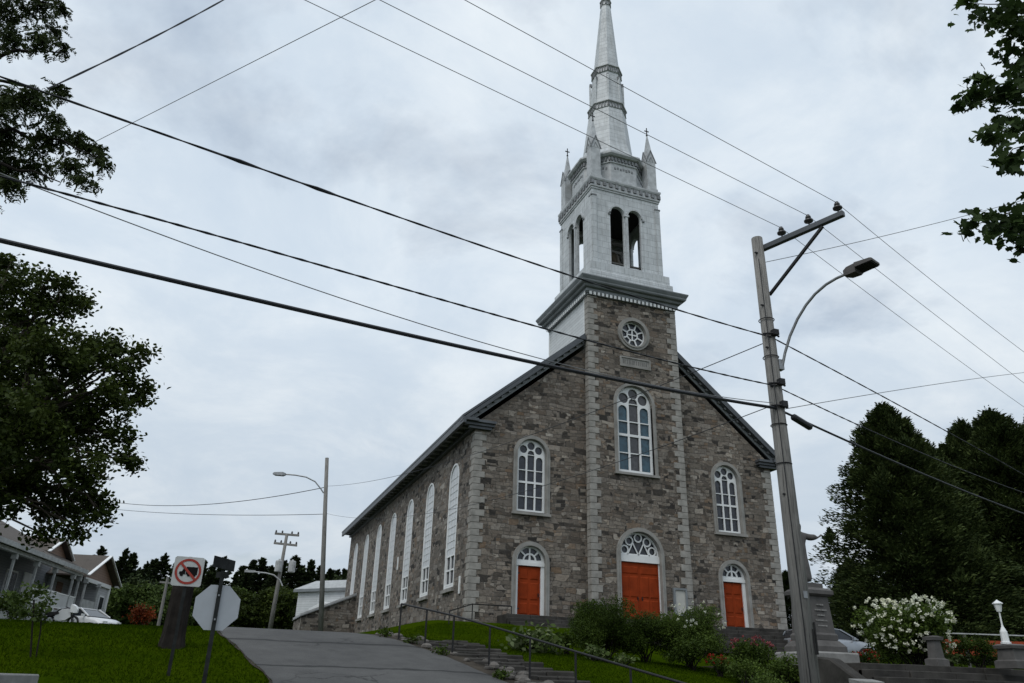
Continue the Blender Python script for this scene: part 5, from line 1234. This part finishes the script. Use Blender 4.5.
# --- maple branches at the top right
D2 = 7
rb_ = at(1420, 700, D2+1.5); rb_.z = h(rb_.x, rb_.y)-.1
rt_ = empty('maple_tree', rb_, 'maple tree with pointed leaves hanging in from the upper right corner', 'tree')
rcl = []
for px, py, rp in ((1005, 12, 32), (965, 4, 13), (985, 10, 15), (1030, 30, 40), (1010, 58, 20), (985, 80, 13), (972, 98, 11), (962, 106, 7), (990, 100, 16), (1015, 95, 26), (1000, 125, 16), (1020, 130, 22), (990, 138, 9), (1005, 155, 11), (1012, 165, 8), (1045, 80, 45), (1050, 140, 30), (1090, 60, 60),
                   (1018, 205, 9), (1010, 225, 11), (985, 222, 9), (972, 226, 7), (1000, 232, 12), (1022, 232, 14), (1020, 248, 8), (1050, 225, 22), (1090, 160, 45)):
    rcl.append((tuple(at(px, py, D2+random.uniform(-.4, .4))), rp*D2/760))
mb = MB(); r1 = rb_+Vector((-.2, .1, 4.6)); mb.tube([rb_, rb_+Vector((0, 0, .4)), rb_+Vector((-.1, 0, 2.4)), r1], [.42, .3, .25, .2], 10); mb.build('trunk', m_bark, rt_, smooth=True)
lm = MB()
for a_, b_ in (((1130, 40), (965, 3)), ((1120, 80), (968, 104)), ((1120, 120), (1005, 160)), ((1120, 200), (972, 227))):
    s_ = at(*a_, D2); limb(lm, r1, s_, .07, .03); limb(lm, s_, at(*b_, D2), .018, .004, 8, .07)
lm.build('limbs', m_bark, rt_)
V, F = clumpleaves(rcl, 190, 7, .07, .108, 'maple', (1, 1, .8), .3); rawmesh('crown', V-np.array(rb_), F, m_leaf_maple, rt_)

# --- conifers
def conifer(Ht, R, nb, nspray, size, name, mat, label, group=None, pw=.8, base=.04, tr=.16, jag=.3, ntip=16):
    e = empty(name, (0, 0, 0), label, 'tree', group)
    mb = MB(); mb.tube([(0, 0, -.2), (0, 0, Ht*.5), (0, 0, Ht*.97)], [tr, tr*.6, .02], 7); mb.build('trunk', m_barkdark, e)
    PP, DD = [], []
    for k in range(nb):
        t = base+(1-base)*(k/nb)**1.0; t += RNG.uniform(-.01, .01)
        a = k*2.39996+RNG.uniform(-.5, .5); L_ = R*(max(0, 1-t)**pw)*RNG.uniform(1-jag, 1.06)+.12
        s = RNG.uniform(0, 1, nspray)**.55; s = np.clip(s, .05, 1.03)
        droop = .30-.26*t
        x = s*L_; z = t*Ht-x*droop+.12*x*x/(L_+.01)*.5
        w_ = (.12+.22*(1-s))*L_*RNG.uniform(-1, 1, nspray)
        PP.append(np.stack([x*math.cos(a)-w_*math.sin(a), x*math.sin(a)+w_*math.cos(a), z+RNG.normal(size=nspray)*.05*R*.5], 1))
        DD.append(np.stack([np.full(nspray, math.cos(a))-.6*np.sign(w_)*math.sin(a)*(np.abs(w_)>.1), np.full(nspray, math.sin(a))+.6*np.sign(w_)*math.cos(a)*(np.abs(w_)>.1), np.full(nspray, .1+.55*t)], 1))
    # leaders: the pointed top and small upright tips round the upper crown
    tips = [(0, 0, Ht*.9, Ht*.11, .14*R)]
    for k in range(ntip): a = RNG.uniform(0, 6.28); t = RNG.uniform(.25, .9); r_ = R*(1-t)**pw*RNG.uniform(.45, .9); tips.append((r_*math.cos(a), r_*math.sin(a), t*Ht-.25*r_, Ht*RNG.uniform(.04, .075), .10*R))
    for x, y, z, hh, w_ in tips:
        n_ = int(nspray*1.2); u = RNG.uniform(0, 1, n_); a = RNG.uniform(0, 6.28, n_); r_ = w_*(1-u)*RNG.uniform(.2, 1, n_)
        PP.append(np.stack([x+r_*np.cos(a), y+r_*np.sin(a), z+u*hh], 1)); DD.append(np.stack([np.cos(a)*.6, np.sin(a)*.6, np.full(n_, .8)], 1))
    PP = np.concatenate(PP); DD = np.concatenate(DD)
    V, F = leaves(PP, size, .8, .34, dirs=DD); rawmesh('crown', V, F, mat, e)
    return e
def place(e, x, y, sc=1, rz=0): e.location = (x, y, h(x, y)-.1); e.scale = (sc,)*3 if not isinstance(sc, tuple) else sc; e.rotation_euler = (0, 0, rz)
q = at(882, 408, 48); z0 = h(q.x, q.y); bigH = q.z-z0
sp1 = conifer(bigH, 7.8, 640, 200, .24, 'spruce_tree', m_spruce, 'tall dark evergreen, the nearest one to the church, with a single pointed top', pw=.64, jag=.5, ntip=34); place(sp1, q.x, q.y)
def another(px, py, D, label, rz, wid=1.0):
    q = at(px, py, D); z0 = h(q.x, q.y); s = (q.z-z0)/bigH
    c = copy_tree(sp1, (q.x, q.y, z0-.1), label, rz, (s*wid, s*wid, s)); return c
another(990, 414, 51, 'dark evergreen with its top under the sagging cable at the right edge', 2.1, 1.05)
another(944, 448, 53, 'evergreen standing back between the two taller evergreens at right', 4.0, .95)
another(1035, 416, 50, 'evergreen cut off by the right edge of the picture', 1.2, 1.0)
another(915, 438, 51, 'evergreen close behind the nearest evergreen, forming its lower right shoulder', .6, .9)
another(960, 424, 54, 'slim evergreen top rising just left of the right-hand evergreen', 5.0, .8)
another(850, 560, 58, 'small evergreen between the church corner and the wooden pole', 3.0, 1.4)
q = at(788, 592, 52); c = copy_tree(sp1, (q.x, q.y, h(q.x, q.y)), 'low evergreen seen in the gap right of the church corner', 2.2, .33)

# far tree line on the left
grp = 'far conifers behind the road'
FT_ = [conifer(10, 3.0, 120, 60, .34, 'spruce_tree', m_spruce_far, 'pointed dark conifer in the far tree line behind the road', grp, .9, .05, .15, .6, 0),
       conifer(10, 3.8, 120, 66, .36, 'spruce_tree', m_spruce_far, 'pointed dark conifer in the far tree line behind the road', grp, .95, .03, .15, .6, 3)]
first = [True, True]
tops = [(103, 547, 95), (118, 561, 100), (127, 549, 100), (134, 553, 105), (148, 562, 98), (156, 559, 110), (166, 554, 100), (176, 563, 108), (205, 560, 100), (213, 565, 95), (225, 557, 98), (237, 572, 110), (248, 570, 100), (254, 560, 105), (263, 558, 102), (272, 566, 110),
        (285, 561, 108), (296, 556, 98), (303, 566, 112), (312, 560, 105), (320, 566, 115), (331, 569, 112), (338, 570, 118), (345, 569, 112), (352, 573, 120), (195, 570, 112), (90, 556, 105), (76, 565, 110), (140, 568, 115), (185, 572, 104), (218, 570, 115), (243, 566, 120), (278, 568, 96), (308, 571, 100), (326, 574, 104)]
for k, (px, py, D) in enumerate(tops):
    q = at(px, py, D); z0 = h(q.x, q.y); s = (q.z-z0)/10; i = k % 2; w_ = random.uniform(1.15, 1.7)
    if first[i]: place(FT_[i], q.x, q.y, (s*w_, s*w_, s), random.uniform(0, 6)); first[i] = False
    else: copy_tree(FT_[i], (q.x, q.y, z0-.1), None, random.uniform(0, 6), (s*w_, s*w_, s))
def broadleaf(name, c, Ht, R, mat, label, n=16, size=.3, group=None, lp=22):
    e = empty(name, c, label, 'tree', group); c = Vector(c)
    mb = MB(); mb.tube([c, c+Vector((.1, 0, Ht*.4)), c+Vector((0, 0, Ht*.8))], [R*.07+.05, R*.05+.03, .03], 7); mb.build('trunk', m_barkdark, e)
    cl = []
    for k in range(n):
        d_ = unit(RNG.normal(size=3)); cl.append((tuple(c+Vector((0, 0, Ht*.58))+Vector((d_[0]*R*.62, d_[1]*R*.62, d_[2]*Ht*.28))), R*random.uniform(.3, .5)))
    lm = MB(); [limb(lm, c+Vector((0, 0, Ht*.35)), q_[0], .04*R, .01, 4) for q_ in cl]; lm.build('limbs', m_barkdark, e)
    V, F = clumpleaves(cl, 30/(R*R*.16), lp, size*.9, size); rawmesh('crown', V-np.array(c), F, mat, e); return e
for px, py, D, R, mt_, lb_ in ((140, 583, 78, 3.0, m_leaf_far, 'bright green round tree in the far row left of the truck sign'), (118, 585, 82, 2.6, m_leaf_dark, 'dark broadleaf tree just right of the porch house'), (158, 588, 85, 3.0, m_leaf_far, 'mid green broadleaf tree behind the distant pole'),
                               (200, 590, 80, 3, m_leaf_dark, 'dark broadleaf tree between the two road signs'), (257, 588, 88, 4.2, m_leaf_far, 'green broadleaf tree left of the transformer pole'), (238, 592, 84, 3, m_leaf_dark, 'dark broadleaf tree under the arm of the transformer pole'),
                               (288, 590, 86, 3.4, m_leaf_dark, 'dark broadleaf tree behind the transformer pole'), (172, 596, 76, 2.4, m_leaf_far, 'light green broadleaf tree hidden partly by the tree stump'), (98, 580, 90, 3, m_leaf_dark, 'dark broadleaf tree over the roof end of the porch house')):
    q = at(px, py, D); z0 = h(q.x, q.y); broadleaf('broadleaf_tree', (q.x, q.y, z0), q.z-z0, R, mt_, lb_, 16, .26, None, 40)
# dense undergrowth of the far wood
cl = []
for k in range(70):
    px = random.uniform(70, 370); D = random.uniform(92, 125); q = at(px, random.uniform(596, 640), D); cl.append((tuple(q), random.uniform(2.0, 3.4)))
V, F = clumpleaves(cl, 12, 26, .6, .42); o = rawmesh('far_wood', V, F, m_spruce_far); o['kind'] = 'stuff'
# --- tree stump
q = at(172, 643, 17.7); q.z = h(q.x, q.y)
st_ = empty('tree_stump', q, 'tall sawn tree stump with dark bark on the lawn behind the truck sign', 'tree stump')
mb = MB(); n_ = 20
prof_ = [(.30, -.15), (.265, .05), (.23, .25), (.212, .6), (.208, 1.0), (.205, 1.28)]
mb.rings([[(q.x+r_*(1+.10*math.sin(5*a+z_)+.05*math.sin(11*a+2*z_))*math.cos(a), q.y+r_*(1+.10*math.sin(5*a+z_)+.05*math.sin(11*a+2*z_))*math.sin(a), q.z+z_) for a in [2*math.pi*i/n_ for i in range(n_)]] for r_, z_ in prof_])
mb.build('trunk', m_barkdark, st_); mb = MB(); mb.lathe((q.x, q.y, q.z+1.275), [(.185, 0), (.18, .02)], 20); mb.build('cut_top', m_wood, st_)
# --- sapling on the left lawn
q = at(31, 655, 15.4); q.z = h(q.x, q.y)
sa = empty('sapling', q, 'slim young tree with two thin stems on the left lawn', 'tree')
mb = MB(); tpt = at(34, 600, 15.4); tp2 = at(42, 604, 15.4); mb.tube([q, q.lerp(tpt, .5), tpt], .016, 6); mb.tube([q+Vector((.09, 0, 0)), q.lerp(tp2, .5)+Vector((.07, 0, 0)), tp2], .013, 6); mb.build('stem', m_barkdark, sa)
cl = [(tuple(at(px, py, 15.4+random.uniform(-.3, .3))), r_) for px, py, r_ in ((20, 600, .16), (32, 592, .16), (42, 590, .12), (44, 604, .16), (12, 610, .16), (28, 612, .18), (40, 616, .14), (52, 600, .1), (8, 598, .1))]
V, F = clumpleaves(cl, 420, 9, .06, .075); rawmesh('crown', V-np.array(q), F, m_leaf_far, sa)

# --- shrubs
def shrub(name, px, pyb, D, w, hgt, mat, label, size=.07, dens=1., shape='leaf', cat='shrub', lumps=9, zbase=None, flowers=None, group=None, sp_=.5):
    q = at(px, pyb, D); z0 = h(q.x, q.y) if zbase is None else zbase
    c = Vector((q.x, q.y, z0)); e = empty(name, c, label, cat, group)
    cl = [(tuple(c+Vector((0, 0, hgt*.5))), min(w, hgt)*.42)]
    for k in range(lumps):
        a = random.uniform(0, 6.28); rr0 = random.uniform(.25, .66)*w*.5; zz0 = random.uniform(.3, .78)*hgt
        cl.append((tuple(c+Vector((math.cos(a)*rr0, math.sin(a)*rr0, zz0))), random.uniform(.18, .28)*min(w, hgt*1.2)))
    st = MB()
    for q_, R in cl: limb(st, c+Vector((random.uniform(-.1, .1), random.uniform(-.1, .1), -.05)), q_, .02, .006, 4)
    st.build('stems', m_barkdark, e)
    nt_ = dens*1.15/(size*size)
    V, F = clumpleaves(cl, nt_, 10, size*1.1, size, shape); rawmesh('foliage', V-np.array(c), F, mat, e)
    if flowers:
        fm, n_, fs, zlo = flowers; Pf = []; CC = np.array([q_ for q_, R in cl]); RR = np.array([R for q_, R in cl]); tries = 0
        while len(Pf) < n_ and tries < 6000:      # heads sit on the outer envelope, apart from each other
            tries += 1; k_ = RNG.integers(len(cl)); d_ = unit(RNG.normal(size=3)+[-.2, -.6, .45]); p_ = CC[k_]+d_*RR[k_]*1.06
            if p_[2] < z0+zlo*hgt: continue
            dd_ = np.linalg.norm(CC-p_, axis=1)
            if (dd_ < RR*.93).any(): continue
            if Pf and np.min(np.linalg.norm(np.array(Pf)-p_, axis=1)) < fs*1.15: continue
            Pf.append(p_)
        Pf = np.array(Pf); Pf = np.repeat(Pf, 18, 0); Pf = Pf+RNG.normal(size=Pf.shape)*fs*.24
        V, F = leaves(Pf, fs*.5, .4, .8); rawmesh('blossoms', V-np.array(c), F, fm, e)
    return e
shrub('shrub', 608, 656, 25.6, 2.8, 1.85, m_shrub, 'broad dark green shrub left in front of the double door', .042, 1.3, lumps=16)
shrub('shrub', 645, 655, 26.2, 2.4, 1.65, m_shrub, 'dark green shrub directly under the double door', .042, 1.3, lumps=12)
shrub('rose_bush', 690, 664, 26.2, 2.5, 1.9, m_shrub_lime, 'bright green bush dotted with white roses under the notice board', .048, 1.3, lumps=14, flowers=(m_petal, 22, .08, .6))
shrub('shrub', 694, 668, 25.0, 2.3, 1.15, m_shrub, 'low dark shrub at the foot of the white rose bush', .06, 1.2, lumps=8)
shrub('hosta', 536, 648, 24.1, 2.0, .7, m_hosta, 'low clump of pale edged leaves on the lawn below the left door', .16, 1.6, cat='plant', lumps=14)
shrub('shrub', 566, 642, 25.2, .9, .75, m_shrub, 'small dark shrub between the pale edged plant and the big shrub', .06, 1.2, lumps=6)
shrub('leafy_plant', 594, 652, 23.8, .75, .35, m_hosta, 'small leafy plant at the lawn edge in front of the big dark shrub', .11, 1.5, cat='plant', lumps=6)
shrub('leafy_plant', 622, 656, 23.9, .8, .25, m_hosta, 'low pale plant at the lawn edge right of the small leafy plant', .08, 1.2, cat='plant', lumps=6)
shrub('phlox', 752, 664, 25.0, 1.7, 1.15, m_shrub, 'tall plant with pink flower heads in front of the right door steps', .07, 1.2, cat='plant', lumps=10, flowers=(m_pinkpetal, 34, .08, .72))
shrub('flower_clump', 719, 664, 24.2, .7, .62, m_shrub, 'small clump of red flowers beside the rose bush', .06, 1.2, cat='plant', lumps=6, flowers=(m_redpetal, 22, .07, .6))
shrub('shrub', 745, 676, 23.2, 1.9, .8, m_shrub_lime, 'yellow green low bush at the right end of the lawn', .06, 1.2, lumps=9)
shrub('shrub', 785, 672, 24.2, 1.5, 1.0, m_shrub_lime, 'yellow green bush just left of the wooden pole', .06, 1.2, lumps=9)
shrub('shrub', 775, 684, 20.8, 1.7, .72, m_shrub_lime, 'low yellow green bush at the foot of the wooden pole', .055, 1.2, lumps=9)
hy = shrub('hydrangea', 917, 662, 24.2, 3.3, 1.85, m_shrub_lime, 'large bush covered in white flower heads above the terrace steps', .08, 1.3, lumps=20, zbase=2.28, flowers=(m_petal, 150, .12, .22))
shrub('shrub', 981, 668, 23.6, 1.6, .98, m_shrub, 'round dark green shrub between the two stone pillars', .05, 1.3, lumps=10, zbase=2.28)
shrub('leafy_plant', 952, 668, 23.2, .5, .42, m_hosta, 'small pale leafed plant between the short pillar and the round shrub', .09, 1.3, cat='plant', lumps=5, zbase=2.28)
shrub('flower_clump', 862, 652, 32, 1.1, .95, m_shrub, 'patch of red flowers under the silver car', .07, 1.2, cat='plant', lumps=8, flowers=(m_redpetal, 24, .10, .5))
shrub('shrub', 840, 655, 28.5, 1.2, .7, m_shrub, 'dark shrub right behind the monument base', .07, 1.2, zbase=2.2, lumps=7)
shrub('shrub', 890, 640, 36, 2.6, 1.9, m_shrub, 'dark shrub between the car and the white flowering bush', .09, 1.0, lumps=10)
shrub('shrub', 1030, 664, 26, 1.2, .8, m_shrub, 'dark shrub at the right edge behind the lamp post pillar', .07, 1.2, zbase=2.28, lumps=7)
q = at(141, 622, 58); shrub('red_shrub', 141, 622, 58, 2.0, at(141, 600, 58).z-h(q.x, q.y), m_redleaf, 'round orange red leafed bush in front of the far trees', .16, 1.0, lumps=10)
shrub('shrub', 12, 622, 33, 2.4, 1.25, m_shrub, 'dark hedge shrub on the lawn crest in front of the porch', .09, 1.0, lumps=9)
# weeds on the verge beside the rail
for k, (px, py, D, w_, h_) in enumerate(((385, 636, 22.6, .7, .25), (412, 641, 21.6, .6, .22), (440, 655, 20.2, .6, .2), (500, 680, 18.2, .6, .22))):
    shrub('weeds', px, py, D, w_, h_, m_shrub, 'low weeds among the stones beside the road', .06, .9, cat='weeds', lumps=4, group='weeds along the road verge')

# --- grass
def grass(name, n, xr, yr, ok, hgt=(.03, .075)):
    x = RNG.uniform(*xr, n); y = RNG.uniform(*yr, n); k = ok(x, y); x, y = x[k], y[k]; n = len(x)
    z = H(x, y); hh = RNG.uniform(*hgt, n); a = RNG.uniform(0, 6.28, n); w_ = RNG.uniform(.006, .014, n); lean_ = RNG.normal(size=(n, 2))*.035
    b = np.stack([x, y, z-.01], 1); dx = np.stack([np.cos(a)*w_, np.sin(a)*w_, 0*a], 1); tp_ = b+np.concatenate([lean_, hh[:, None]], 1)
    V = np.stack([b-dx, b+dx, tp_], 1).reshape(-1, 3); o = rawmesh(name, V, np.arange(3*n).reshape(n, 3), m_blade); o['kind'] = 'stuff'
rrv = np.vectorize(rr); rlv = np.vectorize(rl)
grass('lawn_grass', 110000, (-30, -18.3), (-24, -5), lambda x, y: (x < rlv(y)-.0) & ~((np.abs(x+22.4) < .5) & (np.abs(y+20) < .7)))
vx = lambda y: np.interp(y, [-24, -18.5, -13.3, -9], [-10.9, -12.3, -13.9, -14.5])
grass('lawn_grass', 110000, (-14.5, -3.3), (-24, -3), lambda x, y: (x > vx(y)-.05) & ~((y > -4) & (x > -7.6)) & (x < -3.45))
for o in bpy.data.objects:
    if '_w' in o: del o['_w']
